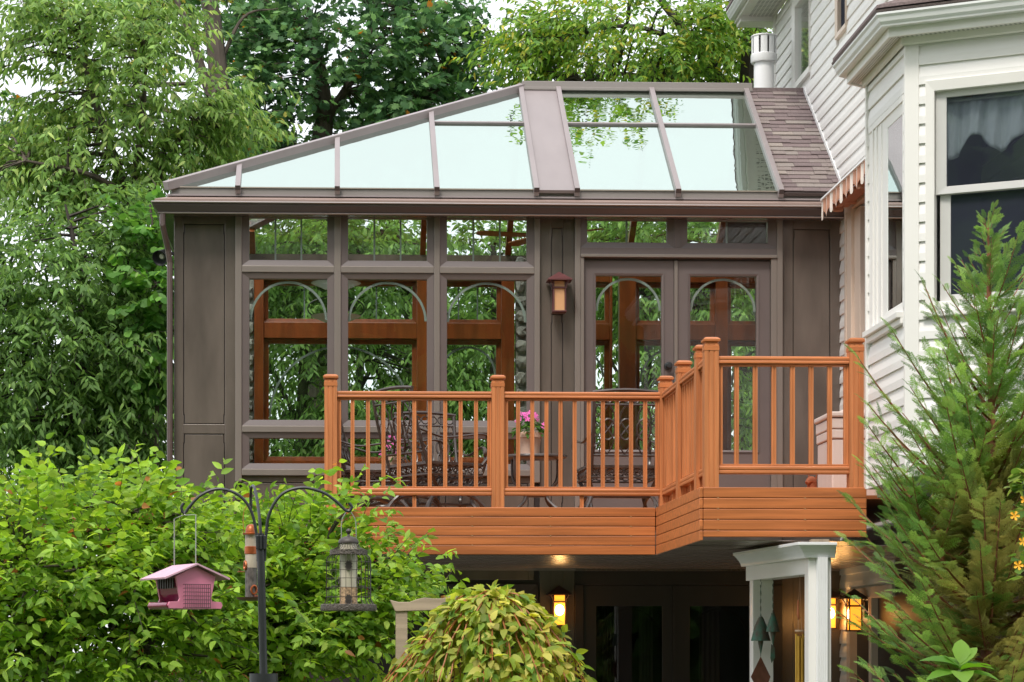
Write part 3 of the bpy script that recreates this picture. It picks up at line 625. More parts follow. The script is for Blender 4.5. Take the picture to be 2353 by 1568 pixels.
MB().slab([FL[0]+nrm*0.012, FL[1]+nrm*0.012, FL[1]+nrm*0.05, FL[0]+nrm*0.05], (-0.022, 0, 0)).build('step_flashing', WMETAL, HOUSE)
# patio door under the awning
ca = MB(HW); ca.box(dr[0], dr[0]+0.07, -0.05, 0.045, dr[2], dr[3]).box(dr[0]+0.07, dr[0]+0.13, -0.05, 0.03, dr[2], dr[3]-0.06).box(dr[0]+0.13, HW.s(1968), -0.05, 0.05, dr[2], dr[3]-0.06).box(HW.s(1968), HW.s(1981), -0.05, 0.02, dr[2], dr[3]-0.08).box(dr[0]+0.07, dr[1], -0.05, 0.046, dr[3]-0.06, dr[3]).box(dr[0]-0.02, dr[1], -0.02, 0.06, dr[3], dr[3]+0.05)
ca.build('door_casing', CREAM, HOUSE, bevel=0.004)
MB(HW).box(HW.s(1981), dr[1], -0.04, -0.03, dr[2], dr[3]-0.08).build('door_pane', SCREEN, HOUSE)
# lower door and siding lit by the lantern
MB(HW).box(lw[0], lw[0]+0.12, -0.05, 0.04, 0.02, 2.2).box(lw[0]+.12, lw[1], -0.05, 0.04, 2.1, 2.2).box(lw[1]-0.9, lw[1]-0.8, -0.05, 0.03, 0.02, 2.1).build('lower_door_casing', CREAM, HOUSE, bevel=0.004)
MB(HW).box(lw[0]+.12, lw[1]-0.9, -0.08, -0.03, 0.02, 2.1).box(lw[1]-0.8, lw[1], -0.08, -0.03, 0.02, 2.1).build('lower_door_leaf', DK, HOUSE)
# eave of the main roof
ep = [(XH, 3.25+0.25), (XH, -9.0)]
MB().sweep(ep, [(0.0, 8.44), (0.38, 8.44), (0.38, 8.452), (0.0, 8.452)]).build('eave_soffit', WTRIM, HOUSE)
MB().sweep(ep, [(0.381, 8.42), (0.402, 8.42), (0.402, 8.56), (0.381, 8.56)]).build('eave_fascia', WTRIM, HOUSE)
GPR = lambda o, z: [(o, z+0.085), (o+0.09, z+0.085), (o+0.09, z+0.07), (o+0.078, z+0.055), (o+0.07, z+0.03), (o+0.055, z+0.012), (o+0.052, z), (o, z)]
MB().sweep(ep, GPR(0.403, 8.455)).build('eave_gutter', WMETAL, HOUSE, bevel=0.002)
MB().slab([(XH-0.50, 3.5, 8.55), (XH-0.50, -9, 8.55), (XH+4, -9, 10.5), (XH+4, 3.5, 10.5)], (0, 0, 0.03)).build('main_roof', SHC[1], HOUSE)
MB(HW).box(-0.25, 0.0, -0.02, 0.38, 8.38, 8.44).build('rake_return', WTRIM, HOUSE)
MB().box(XH+0.14, XH+7, 3.12, 3.25, 0, 8.44).build('rear_wall', SIDING, HOUSE)
slot = MB(); y = 3.3
while y > -1.0:
    for k in range(6): slot.box(XH-0.05-k*0.042-0.03, XH-0.05-k*0.042, y-0.012, y, 8.436, 8.4395)
    y -= 0.05
slot.build('soffit_vent', mat('vent_shadow', (0.35, 0.34, 0.33), 0.7), HOUSE)['kind'] = 'stuff'
# --- bay
SZ = 5.61; BZ = DECK_Z-0.02
bw = (BL.s(2001), BL.s(2081), BL.z(2001, 771), BL.z(2001, 300)); fw0, fw1 = BF.s(2129), BF.s(2129)+1.35
fw = (fw0, fw1, BF.z(2129, 723), BF.z(2129, 189)); FLn = 2.19
wall(BL, 0, bl_len-0.002, BZ, SZ, [bw], th=0.1); wall(BF, 0.0, FLn, BZ, SZ, [fw], th=0.1)
side(BL, BL.s(2000), bl_len-0.003, BZ, SZ, [bw], zref); side(BF, BF.s(2113)-0.004, FLn, BZ, SZ, [fw], BF.z(2113, 736))
MB().sweep([(B_[0]+0.12, B_[1]+0.03), (B_[0], B_[1])], [(0, BZ), (0.03, BZ), (0.03, SZ), (0, SZ)]).build('corner_board', WTRIM, HOUSE)
MB(BL).box(-0.028, BL.s(2000), -0.05, 0.03, BZ, SZ).build('corner_board', WTRIM, HOUSE, bevel=0.003)
MB().sweep([(C_[0], C_[1]+0.02), C_, BF.w(BF.s(2113), 0, 0)[:2]], [(0.0, BZ), (0.022, BZ), (0.022, SZ), (0.0, SZ)]).build('corner_board', WTRIM, HOUSE, bevel=0.003)
BAYG = glass('reflective_bay_glass', (0.5, 0.55, 0.55), (0.85, (0.90, 0.97, 0.96)), wave=0.01, wscale=4)
# left facet window: deep white casing, one pane
l, r, b, t = BL.s(2040)-bw[0], bw[1]-BL.s(2075), BL.z(2040, 716)-bw[2], 0.10
wn = window(BL, HOUSE, *bw, (l, r, b, t), WTRIM, of=0.012, oi=0.002, po=-0.005, pane=BAYG)
MB(BL).box(bw[0], bw[1], 0.0, 0.06, bw[2]-0.02, bw[2]+0.02).box(bw[0]+.01, bw[1], 0.0, 0.035, bw[2]-0.06, bw[2]-0.02).build('sill', WTRIM, wn, bevel=0.004)
MB(BL).box(bw[1]-0.025, bw[1]+0.004, 0.0, 0.016, bw[2]-0.03, bw[3]+0.02).box(bw[0], bw[1], 0.0, 0.018, bw[3]-0.03, bw[3]+0.015).build('casing', WTRIM, wn, bevel=0.003)
for k, e in enumerate((0.25, 0.45, 0.7)): MB(BL).box(bw[0]+l*e-0.01, bw[0]+l*e+0.012, 0.0, 0.020-0.004*k, bw[2]+0.03, bw[3]-0.03).build('jamb_step', WTRIM, wn, bevel=0.002)
# front facet double-hung window
wn = window(BF, HOUSE, *fw, (BF.s(2149)-fw[0], 0.08, 0.075, 0.07), WTRIM, of=0.035, oi=0.028, po=-0.09, pane=DARKIN, name='window')
for c in list(wn.children): bpy.data.objects.remove(c)
MB(BF).box(fw[0]-0.015, fw[1], 0.0, 0.05, fw[2]-0.02, fw[2]+0.015).build('sill', WTRIM, wn, bevel=0.004)
i0, i1 = BF.s(2150), fw[1]-0.08; zmr = BF.z(2160, 440); SASH = mat('grey_white_sash', (0.56, 0.55, 0.53), 0.45, 0.03)
for nm, q0, q1, o_ in (('upper_sash', zmr-0.02, fw[3]-0.07, -0.005), ('lower_sash', fw[2]+0.075, zmr+0.02, -0.035)):
    s_ = MB(BF); ring(s_, i0+(0.0 if nm == 'upper_sash' else 0.02), i1, q0, q1, (BF.s(2174)-i0, 0.05, 0.05, 0.04), o_, o_-0.006, o_-0.028); s_ = s_.build(nm, SASH, wn, bevel=0.003)
    MB(BF).box(i0+0.02, i1-0.02, o_-0.02, o_-0.014, q0+0.03, q1-0.03).build('pane', SCREEN if nm == 'lower_sash' else glass('dusky_window_glass', (0.85, 0.88, 0.90), (0.06, (0.85, 0.92, 1.0)), mesh=(0.22, (0.060, 0.065, 0.095))), wn)
# ruffled valance behind the upper sash
vs = []; n = 120; CUR = mat('white_satin_curtain', (0.78, 0.82, 0.80), 0.45, 0.05, (8, 8, 2)); rows = 10
zt_ = fw[3]-0.13
hem_s = [BF.s(p) for p in (2172, 2180, 2200, 2212, 2225, 2245, 2258, 2270, 2290, 2310, 2322, 2335, 2353, 2380, 2420, 2450, 2500)]; hem_d = [d_/370 for d_ in (140, 138, 122, 104, 84, 84, 98, 116, 128, 124, 104, 98, 86, 84, 120, 100, 120)]
for i in range(n+1):
    s_ = i0+0.05+(i1-i0-0.1)*i/n; dip = float(np.interp(s_, hem_s, hem_d))
    for k in range(rows+1):
        f = k/rows; fold = 0.020*math.sin(i*0.42+0.8*math.sin(i*0.21)+0.6*f)*(0.45+f)+0.007*math.sin(i*1.1+3*f)
        vs.append((s_+0.01*math.sin(i*0.4)*f, -0.085+fold, zt_-dip*f))
fs = [(i*(rows+1)+k, i*(rows+1)+k+1, (i+1)*(rows+1)+k+1, (i+1)*(rows+1)+k) for i in range(n) for k in range(rows)]
vl = thing('curtain_valance', BF.w(i0+0.5, -0.13, zt_), 'white satin scalloped valance hanging behind the bay window', 'curtain')
o = MB(BF).add(vs, fs).build('ruffle', CUR, vl, smooth=True); md = o.modifiers.new('thick', 'SOLIDIFY'); md.thickness = 0.003
MB(BF).tube([(i0, -0.085, zt_+0.012), (i1, -0.085, zt_+0.012)], 0.012, 6).build('curtain_rod', WTRIM, vl)
# bay floor, dark room, eaves, roof
poly = [(B_[0]+.05, B_[1]), (C_[0]+.05, C_[1]+.03), BF.w(FLn, -0.05, 0)[:2], (XH+1.9, -5.0), (XH+.2, -4.6)]
MB().prism(poly, 2, BZ-0.06, BZ+0.002).build('bay_floor', mat('grey_skirt', (0.30, 0.29, 0.28), 0.7), HOUSE)
MB().prism([(XH+0.16, -4.65), (XH+0.16, -8.0), (XH+2.2, -8.0), (XH+2.2, -4.65)], 2, 5.6, 5.64).build('room_ceiling', WTRIM, HOUSE)
MB().slab([(XH+1.9, -4.9, BZ), (XH+1.9, -9, BZ), (XH+1.9, -9, SZ), (XH+1.9, -4.9, SZ)], (0.05, 0, 0)).build('room_wall', mat('blue_grey_room_wall', (0.50, 0.52, 0.62), 0.9), HOUSE)
MB().sweep([(XH, -4.62), (B_[0]+0.05, B_[1])], [(0, BZ), (0, SZ), (-0.1, SZ), (-0.1, BZ)]).build('bay_back_facet', SIDING, HOUSE)
pth = [(XH+0.2, -4.45), (B_[0], B_[1]+0.01), C_, BF.w(FLn, 0, 0)[:2]]
MB().sweep(pth, [(-0.02, SZ), (0.125, SZ), (0.125, SZ+0.012), (-0.02, SZ+0.012)]).build('bay_soffit', CREAM if False else WTRIM, HOUSE)
MB().sweep(pth, [(0.126, SZ-0.012), (0.145, SZ-0.012), (0.145, SZ+0.10), (0.126, SZ+0.10)]).build('bay_fascia', WTRIM, HOUSE, bevel=0.002)
MB().sweep(pth, [(0.033, SZ-0.05), (0.045, SZ-0.04), (0.05, SZ-0.001), (0.033, SZ-0.001)]).build('bay_frieze', WTRIM, HOUSE)
MB().sweep(pth, GPR(0.146, SZ+0.045)).build('bay_gutter', WMETAL, HOUSE, bevel=0.002)
MB().sweep(pth, [(0.10, SZ+0.132), (0.238, SZ+0.132), (0.244, SZ+0.146), (0.10, SZ+0.160)]).build('bay_roof_edge', SHC[3], HOUSE)
vb = MB()
for fr, L0, L1 in ((BL, -0.15, bl_len+0.05), (BF, -0.05, FLn)):
    q = L0
    while q < L1:
        vb.add([(q, 0.045, SZ-0.0012), (q+0.012, 0.045, SZ-0.0012), (q+0.012, 0.118, SZ-0.0012), (q, 0.118, SZ-0.0012)], [(0, 1, 2, 3)]) if False else None
        for e in range(4):
            x0 = fr.w(q, 0.052+e*0.017, SZ-0.0015); x1 = fr.w(q+0.014, 0.052+e*0.017, SZ-0.0015); x2 = fr.w(q+0.014, 0.062+e*0.017, SZ-0.0015); x3 = fr.w(q, 0.062+e*0.017, SZ-0.0015)
            vb.add([x0, x1, x2, x3], [(0, 1, 2, 3)])
        q += 0.03
vb.build('bay_soffit_vent', mat('vent_shadow', (0.35, 0.34, 0.33)), HOUSE)['kind'] = 'stuff'
top = [(XH-0.001, -4.3, 6.05), (XH-0.001, -7.0, 6.05), (XH+1.3, -8.4, 6.05)]
e1 = [(B_[0]-0.23, B_[1]+0.15, SZ+0.165), (C_[0]-0.23, C_[1]-0.12, SZ+0.165), (*BF.w(FLn, 0.23, 0)[:2], SZ+0.165)]
MB().slab([e1[0], e1[1], top[1], top[0]], (0, 0, 0.02)).slab([e1[1], e1[2], top[2], top[1]], (0, 0, 0.02)).build('bay_roof', SHC[1], HOUSE)
# statuette seen in the bay window
cz = fw[2]+0.09; p = BF.w(BF.s(2235), -0.16, cz)
tag(MB().lathe([(0.05, 0), (0.055, 0.02), (0.05, 0.05), (0.032, 0.09), (0.02, 0.11), (0.026, 0.13), (0.034, 0.155), (0.03, 0.18), (0.014, 0.195), (0.004, 0.198)], p, 14).build('statuette', mat('brown_carved_wood', (0.16, 0.11, 0.08), 0.5), smooth=True, at=p),
    'small brown bust standing on the sill inside the bay window', 'statuette')
# ---- white flue pipe behind the ridge
vx = at(1755.5, 150, 2.2).x; vz = lambda y: at(1755, y, 2.2).z
VP = thing('vent_pipe', (vx, 2.2, 6.6), 'white capped flue pipe rising behind the shingled roof strip', 'vent pipe')
MB().lathe([(0.104, 6.6), (0.104, vz(140))], (vx, 2.2, 0), 24).build('pipe', WMETAL, VP, smooth=True)
MB().lathe([(0.10, vz(146)), (0.128, vz(146)), (0.136, vz(142)), (0.136, vz(128)), (0.128, vz(126)), (0.10, vz(126))], (vx, 2.2, 0), 28).build('collar', WMETAL, VP, smooth=True)
MB().lathe([(0.06, vz(127)), (0.06, vz(84))], (vx, 2.2, 0), 16).build('core', mat('vent_shadow', (0.35, 0.34, 0.33)), VP)
for k in range(9):
    a = 2*math.pi*(k+.5)/9; mb = MB(); aa = [a-0.26, a-0.13, a, a+0.13, a+0.26]
    vs = [(vx+rr*math.cos(q), 2.2+rr*math.sin(q), z_) for z_ in (vz(127), vz(86)) for rr in (0.122, 0.128) for q in aa]; m5 = 5
    fs = [(i, i+1, i+11, i+10) for i in range(4)]+[(i+5, i+15, i+16, i+6) for i in range(4)]+[(0, 10, 15, 5), (4, 9, 19, 14)]
    mb.add(vs, fs).build('cap_slat', WMETAL, VP)
MB().lathe([(0.134, vz(87)), (0.136, vz(85)), (0.13, vz(83.5)), (0.02, vz(82.5))], (vx, 2.2, 0), 28).build('cap', WMETAL, VP, smooth=True)
# ---- striped awning folded above the patio door
AW = thing('awning', (4.4, -2.4, 5.5), 'folded tan and white striped awning above the side door', 'awning')
TAN = mat('tan_cloth_and_bounce', (0.50, 0.25, 0.16), 0.8, 0.08, (20, 20, 4)); WHT = mat('cream_awning_stripe', (0.80, 0.72, 0.64), 0.8)
AX, A0, A1, AZ = 4.39, -0.35, -4.7, 5.765
MB().prism([(AX-0.005, AZ-0.012), (AX+0.0, AZ+0.010), (AX+0.03, AZ+0.02), (XH-0.03, AZ+0.10), (XH-0.03, AZ+0.085), (AX+0.03, AZ-0.0), (AX+0.012, AZ-0.02)], 1, A1, A0).build('hood', WMETAL, AW, bevel=0.002)
vs = []; fs = []; mi = []; nn = int((A0-A1)/0.205*16); mb = MB()
for i in range(nn+1):
    y = A0-(A0-A1)*i/nn; u = (A0-y)/0.205; d = 0.125+0.065*abs(math.cos(math.pi*u))**2.2; x = AX+0.01+0.006*math.sin(u*2*math.pi*1.5)
    vs += [(x, y, AZ-0.012), (x, y, AZ-0.07), (x-0.002, y, AZ-d*0.8), (x, y, AZ-d)]
for i in range(nn):
    u = ((A0-(A0-(A0-A1)*(i+.5)/nn))/0.205+0.12) % 1.0; m_ = 1 if u < 0.30 else 0
    for k in range(3): mb.f.append((i*4+k, i*4+k+1, i*4+5+k, i*4+4+k)); mb.mi.append(m_)
mb.v = vs; o = mb.build('valance', [TAN, WHT], AW); md = o.modifiers.new('thick', 'SOLIDIFY'); md.thickness = 0.003
MB().box(AX+0.13, AX+0.21, A1, A0-0.22, AZ-0.11, AZ-0.03).build('roller_box', TAN, AW, bevel=0.01)
MB().box(AX+0.06, AX+0.11, A1, A0-0.32, AZ-0.14, AZ-0.10).build('folding_arm', TAN, AW, bevel=0.008); MB().box(AX+0.03, AX+0.06, A1, A0-0.6, AZ-0.10, AZ-0.06).build('front_bar', TAN, AW, bevel=0.006)  # arm parts coloured tan for the light the awning throws on them
for y in (A0-0.33, A0-1.3): MB().lathe([(0.045, -0.165), (0.05, -0.15), (0.05, -0.12), (0.045, -0.10)], (AX+0.09, y, AZ), 14).build('arm_joint', TAN, AW, smooth=True)
for y in (A0-0.45, A0-1.1): MB().box(AX+0.1, XH-0.02, y-0.04, y+0.04, AZ-0.12, AZ-0.02).build('wall_bracket', TAN, AW, bevel=0.006)
# ================================================================ porch frame of white columns
PF = thing('porch_frame', (3.2, -5.0, 0), 'white porch columns carrying a beam and gutter under the deck corner', 'porch frame')
c1x0, c1x1 = at(1858, 1400, -5.6).x, at(1910, 1400, -5.6).x; y1, y2 = -21.4+15.87, -21.4+17.25
c2x0, c2x1 = at(1729, 1450, -4.2).x, at(1776, 1450, -4.2).x
zbm0, zbm1 = 2.163, 2.275
MB().box(c1x0, c1x1, y1-0.07, y1+0.07, 0, zbm1).build('column', WTRIM, PF, bevel=0.004); MB().box(c2x0, c2x1, y2-0.07, y2+0.07, 0, zbm0).build('column', WTRIM, PF, bevel=0.004)
MB().slab([(c1x0+.004, y1+.072, zbm0), (c1x1-.02, y1+.072, zbm0), (c2x1-.02, y2+0.12, zbm0), (c2x0-0.02, y2+0.12, zbm0)], (0, 0, zbm1-zbm0)).build('beam', WTRIM, PF, bevel=0.003)
gpth = [(c2x0-0.02, y2+0.15), (c1x0-0.006, y1-0.074), (c1x1+0.02, y1-0.074)]
MB().sweep(gpth, [(0.0, zbm1-0.005), (0.03, zbm1-0.005), (0.035, zbm1+0.012), (0.045, zbm1+0.03), (0.06, zbm1+0.05), (0.085, zbm1+0.075), (0.095, zbm1+0.08), (0.095, zbm1+0.1), (0.0, zbm1+0.1)]).build('gutter', WMETAL, PF, bevel=0.002)
MB().box(c1x0+0.03, c1x1-0.01, y1-0.05, y1+0.05, zbm1+.001, 2.40).box(c2x0+0.03, c2x1-0.03, y2-0.05, y2+0.05, zbm1+.001, 2.398).build('stub_post', mat('raw_timber', (0.32, 0.25, 0.18), 0.8, 0.2, (30, 30, 2)), PF)
dsx = [at(p, 1450, -5.6).x for p in (1875, 1899)]; mb = MB(); n = 5; prof = []
dw = dsx[1]-dsx[0]
for k in range(n): prof += [(dsx[0]+dw*k/n+0.002, y1-0.125), (dsx[0]+dw*(k+.7)/n, y1-0.125), (dsx[0]+dw*(k+.75)/n, y1-0.121), (dsx[0]+dw*(k+.98)/n, y1-0.121)]
mb.prism(prof+[(dsx[1], y1-0.072), (dsx[0], y1-0.072)], 2, 0.1, zbm1).build('downspout', WMETAL, PF)
# ================================================================ lanterns
AMB0 = mat('amber_lantern_glass_unlit', (0.62, 0.34, 0.16), 0.45, 0.06, (8, 8, 8))
AMB1 = mat('amber_lantern_glass_lit', (0.75, 0.36, 0.06), 0.5, emit=(1.0, 0.30, 0.022), estr=1.0)
BULB = mat('lit_bulb', (1, 0.9, 0.7), 0.5, emit=(1.0, 0.80, 0.42), estr=7.0)
def lantern(fr, s, z, lit, label, group):
    P = fr.w(s, 0.0, z); t = thing('wall_lantern', P, label, 'lantern', group); m = BRONZE_L if not lit else mat('dark_bronze_lantern_metal', (0.05, 0.024, 0.018), 0.45)
    f2 = Frame(fr.w(s, 0.012, 0)[:2], fr.d); c = 0.10       # centre distance from the wall
    def bx(a, b, o0, o1, z0, z1, nm, mm=m, bv=0.002): return MB(f2).box(a, b, o0, o1, z+z0, z+z1).build(nm, mm, t, bevel=bv)
    bx(-0.05, 0.05, -0.012, 0.02, -0.05, 0.10, 'back_plate'); bx(-0.012, 0.012, 0.02, c-0.055, 0.03, 0.055, 'bracket')
    R = 0.112; zz = 0.118
    MB(f2).add([(-R, c-R*.85, z+zz), (R, c-R*.85, z+zz), (R, c+R, z+zz), (-R, c+R, z+zz), (-R, c-R*.85, z+zz+0.01), (R, c-R*.85, z+zz+0.01), (R, c+R, z+zz+0.01), (-R, c+R, z+zz+0.01), (0, c, z+0.208)],
               [(0, 1, 2, 3), (0, 1, 5, 4), (1, 2, 6, 5), (2, 3, 7, 6), (3, 0, 4, 7), (4, 5, 8), (5, 6, 8), (6, 7, 8), (7, 4, 8)]).build('roof', m, t)
    for a in (-1, 1):
        for b in (-1, 1):
            bx(a*0.054-0.006, a*0.054+0.006, c+b*0.054-0.006, c+b*0.054+0.006, -0.155, 0.118, 'corner_bar')
            MB(f2).tube([(a*0.06, c+b*0.06, z+0.05), (a*0.066, c+b*0.066, z+0.085), (a*0.085, c+b*0.085, z+0.118)], 0.005, 5).build('curved_strut', m, t)
    for o0, o1, a0, a1 in ((c+0.049, c+0.061, -.06, .06), (c-0.061, c-0.049, -.06, .06), (c-0.049, c+0.049, -.061, -.049), (c-0.049, c+0.049, .049, .061)): bx(a0, a1, o0, o1, 0.047, 0.063, 'cross_bar')
    bx(-0.064, 0.064, c-0.064, c+0.064, -0.168, -0.155, 'base_plate')
    if lit:
        g = MB(f2).box(-0.048, 0.048, c-0.048, c+0.048, z-0.155, z+0.115).build('amber_glass', AMB1, t)
        # the frosted glass glows brightest round the bulb
        P2 = f2.w(0, c+0.05, z-0.03); bl_ = MB(); nseg = 20
        MB(f2).add([(0.046*math.cos(2*math.pi*i/nseg)*0.9, c+0.0505, z-0.02+0.05*math.sin(2*math.pi*i/nseg)) for i in range(nseg)]+[(0, c+0.053, z-0.02)], [(i, (i+1) % nseg, nseg) for i in range(nseg)]).build('bulb_glow', BULB, t)
        ld = bpy.data.lights.new('lantern_light', 'POINT'); ld.energy = 1.3; ld.color = (1.0, 0.50, 0.14); ld.shadow_soft_size = 0.05
        lo = bpy.data.objects.new('lantern_light', ld); COL.objects.link(lo); lo.parent = t; lo.location = Vector(f2.w(0, c+0.10, z-0.02))-Vector(P)
    else: MB(f2).box(-0.046, 0.046, c-0.046, c+0.046, z-0.155, z+0.115).build('amber_glass', AMB0, t)
    return t
G = 'wall lanterns with pyramid roofs'
lantern(FA, sx(1282), fz(1282, 681), False, 'unlit amber lantern on the conservatory pilaster above the deck', G)
lantern(FA, sx(1282), FA.z(1282, 1398), True, 'lit lantern under the deck, between lower panel and dark doors', G)
lantern(FA, XH-0.14, FA.z(1900, 1405), True, 'lit lantern half hidden behind the white porch column', G)
LHW = Frame((XH-0.03, 3.25), (0, -1)); lantern(LHW, LHW.s(1992), LHW.z(1985, 1408), True, 'lit lantern on the house wall beside the conifer', G)
# ================================================================ small things: helpers
def copy_tree(o, parent=None):
    c = o.copy(); COL.objects.link(c); c.parent = parent
    for ch in list(o.children): copy_tree(ch, c)
    return c
def xz_ring(c, rx, rz, n=14, plane='xz'):
    return [(c[0]+rx*math.cos(2*math.pi*i/n), c[1], c[2]+rz*math.sin(2*math.pi*i/n)) if plane == 'xz' else (c[0], c[1]+rx*math.cos(2*math.pi*i/n), c[2]+rz*math.sin(2*math.pi*i/n)) for i in range(n+1)]
# ---- cast patio chairs
def make_chair():
    t = thing('patio_chair', (0, 0, 0), 'x', 'chair')
    W, D, SH = 0.30, 0.27, 0.40
    mb = MB()
    for y in (-D, D): mb.box(-W, W, y-0.014, y+0.014, SH-0.012, SH+0.014)
    for x in (-W, W): mb.box(x-0.014, x+0.014, -D-0.014, D+0.014, SH-0.0125, SH+0.0145)
    for y in (-D, D): mb.box(-W, W, y-0.008, y+0.008, SH-0.098, SH-0.082)
    for x in (-W, W): mb.box(x-0.008, x+0.008, -D, D, SH-0.0985, SH-0.0825)
    mb.build('seat_frame', IRON, t, bevel=0.003)
    ap = MB()
    for y in (-D, D):
        for k in range(8):
            c = (-W+0.037+k*0.075, y, SH-0.047); ap.tube(xz_ring(c, 0.036, 0.030, 10), 0.0048, 4, cap=False); ap.tube(xz_ring((c[0]+0.037, y, c[2]), 0.022, 0.018, 8), 0.004, 4, cap=False)
    for x in (-W, W):
        for k in range(7):
            c = (x, -D+0.037+k*0.077, SH-0.047); ap.tube(xz_ring(c, 0.036, 0.030, 10, 'yz'), 0.0048, 4, cap=False); ap.tube(xz_ring((x, c[1]+0.037, c[2]), 0.022, 0.018, 8, 'yz'), 0.004, 4, cap=False)
    ap.build('apron_scrollwork', IRON, t, smooth=True)
    st = MB()
    for k in range(9): x = -W+0.03+k*0.0675; st.box(x-0.014, x+0.014, -D, D, SH-0.006, SH+0.004)
    for k in range(5): y = -D+0.05+k*0.11; st.box(-W, W, y-0.006, y+0.006, SH-0.008, SH-0.001)
    st.build('seat', IRON, t)
    tilt = 0.24
    def bk(x, h): return (x, D+0.01+h*tilt+0.03*math.sin(h*4), SH+h)
    H = 0.60
    for x in (-0.27, 0.27):
        MB().tube([bk(x*(1+0.03*h), h) for h in [-0.1+0.05*i for i in range(15)]], 0.0145, 6).build('back_post', IRON, t, smooth=True)
    rb = MB()
    rb.tube([bk(x, H+0.02*math.cos(x*5.5)) for x in [-0.29+0.058*i for i in range(11)]], 0.016, 6)
    rb.build('top_rail', IRON, t, smooth=True)
    for hh, rr in ((H-0.10, 0.010), (0.09, 0.012)): MB().tube([bk(x, hh) for x in [-0.27+0.09*i for i in range(7)]], rr, 6).build('back_rail', IRON, t, smooth=True)
    bs = MB()
    for k in range(7): bs.tube([bk(-0.23+k*0.0767+0.034*math.cos(q), H-0.05+0.034*math.sin(q)) for q in [2*math.pi*i/10 for i in range(11)]], 0.006, 4, cap=False)
    for x in (-0.15, 0.0, 0.15):
        for sg in (-1, 1):
            bs.tube([bk(x+sg*0.052*math.sin(math.pi*f*2.0), 0.10+0.40*f) for f in [i/18 for i in range(19)]], 0.0095, 5, flat=0.6)
        bs.tube([bk(x+0.058*math.cos(q), 0.30+0.085*math.sin(q)) for q in [2*math.pi*i/14 for i in range(15)]], 0.010, 5, cap=False)
    for sg in (-1, 1):
        for k in range(5): bs.tube([bk(sg*0.235+0.024*math.cos(q), 0.13+k*0.082+0.038*math.sin(q)) for q in [2*math.pi*i/8 for i in range(9)]], 0.005, 4, cap=False)
    bs.build('back_scrollwork', IRON, t, smooth=True)
    for sg in (-1, 1):
        X = sg*0.315
        MB().tube(spline([(X*0.9, D+0.09, SH+0.27), (X, D-0.10, SH+0.215), (X*1.03, 0.0, SH+0.225), (X*1.04, -D+0.05, SH+0.255), (X*1.04, -D-0.05, SH+0.235), (X*1.04, -D-0.075, SH+0.195), (X*1.04, -D-0.05, SH+0.17)], 5), [0.016]*31, 6, flat=0.6).build('armrest', IRON, t, smooth=True)
        MB().tube(spline([(X, -D+0.02, SH), (X*1.05, -D-0.045, SH+0.10), (X*1.04, -D-0.02, SH+0.24)], 5), 0.013, 6).build('arm_support', IRON, t, smooth=True)
        for fy in (-1, 1):
            MB().tube(spline([(X*0.92, fy*(D-0.01), SH-0.085), (X*0.80, fy*(D-0.10), SH-0.2), (X*0.86, fy*(D-0.04), 0.12), (X*1.05, fy*(D+0.05), 0.012)], 5), [0.017]*16, 6).build('leg', IRON, t, smooth=True)
        MB().tube([(X*0.86, (D+0.02)*math.cos(a), 0.02+0.15*math.sin(a)) for a in [math.pi*i/14 for i in range(15)]], 0.013, 6).build('rocker_arc', IRON, t, smooth=True)
    MB().box(-0.26, 0.26, -0.03, 0.03, 0.155, 0.175).build('cross_stretcher', IRON, t, bevel=0.003)
    return t
ch0 = make_chair(); first = True
for px, Y, rz, lab in ((1000, -2.10, 124, 'dark cast patio chair turned to the right beside the left railing'), (1008, -0.88, 14, 'dark cast patio chair facing the yard, furthest back by the windows'),
                       (880, -1.30, 80, 'dark cast patio chair in profile, nearest the left end post'), (1420, -1.85, 183, 'dark cast patio chair with its back to the yard before the doors')):
    c = ch0 if first else copy_tree(ch0); first = False
    c.location = (at(px, 1100, Y).x, Y, DECK_Z-0.003); c.rotation_euler = (0, 0, math.radians(rz)); tag(c, lab, 'chair', 'patio chairs on the deck')
# ---- side tables
def make_table(px, Y, zt_, rx, ry, lab):
    x = at(px, 1100, Y).x; h = zt_-DECK_Z+0.003; t = thing('side_table', (x, Y, DECK_Z-0.003), lab, 'table', 'cast side tables on the deck'); z0 = DECK_Z-0.003
    n = 28; rim = [(rx*math.copysign(abs(math.cos(a))**0.75, math.cos(a)), ry*math.copysign(abs(math.sin(a))**0.75, math.sin(a))) for a in [2*math.pi*i/n for i in range(n)]]
    mb = MB(); L = [(0.93, -0.030), (1.0, -0.022), (1.0, -0.008), (0.97, 0.0)]; vs = []
    for f, dz in L: vs += [(x+p[0]*f, Y+p[1]*f, z0+h+dz) for p in rim]
    mb.add(vs, [(i*n+j, i*n+(j+1) % n, i*n+n+(j+1) % n, i*n+n+j) for i in range(3) for j in range(n)]+[tuple(range(n)), tuple(range(3*n, 4*n))]).build('table_top', IRON, t, smooth=True)
    for a in (-1, 1):
        for b in (-1, 1):
            MB().tube(spline([(x+a*rx*.75, Y+b*ry*.72, z0+h-0.03), (x+a*rx*.70, Y+b*ry*.66, z0+h*.62), (x+a*rx*.34, Y+b*ry*.30, z0+h*.36), (x+a*rx*.55, Y+b*ry*.6, z0+h*.18), (x+a*rx*.98, Y+b*ry*1.0, z0+0.011)], 5), 0.013, 6).build('leg', IRON, t, smooth=True)
    MB().tube([(x+rx*.34*math.cos(q), Y+ry*.34*math.sin(q), z0+h*.36) for q in [2*math.pi*i/16 for i in range(17)]], 0.012, 6, cap=False).build('stretcher_ring', IRON, t, smooth=True)
    return x, Y, z0+h
tb1 = make_table(1232, -1.55, 3.318, 0.265, 0.20, 'dark oval side table between the chairs before the lantern pilaster')
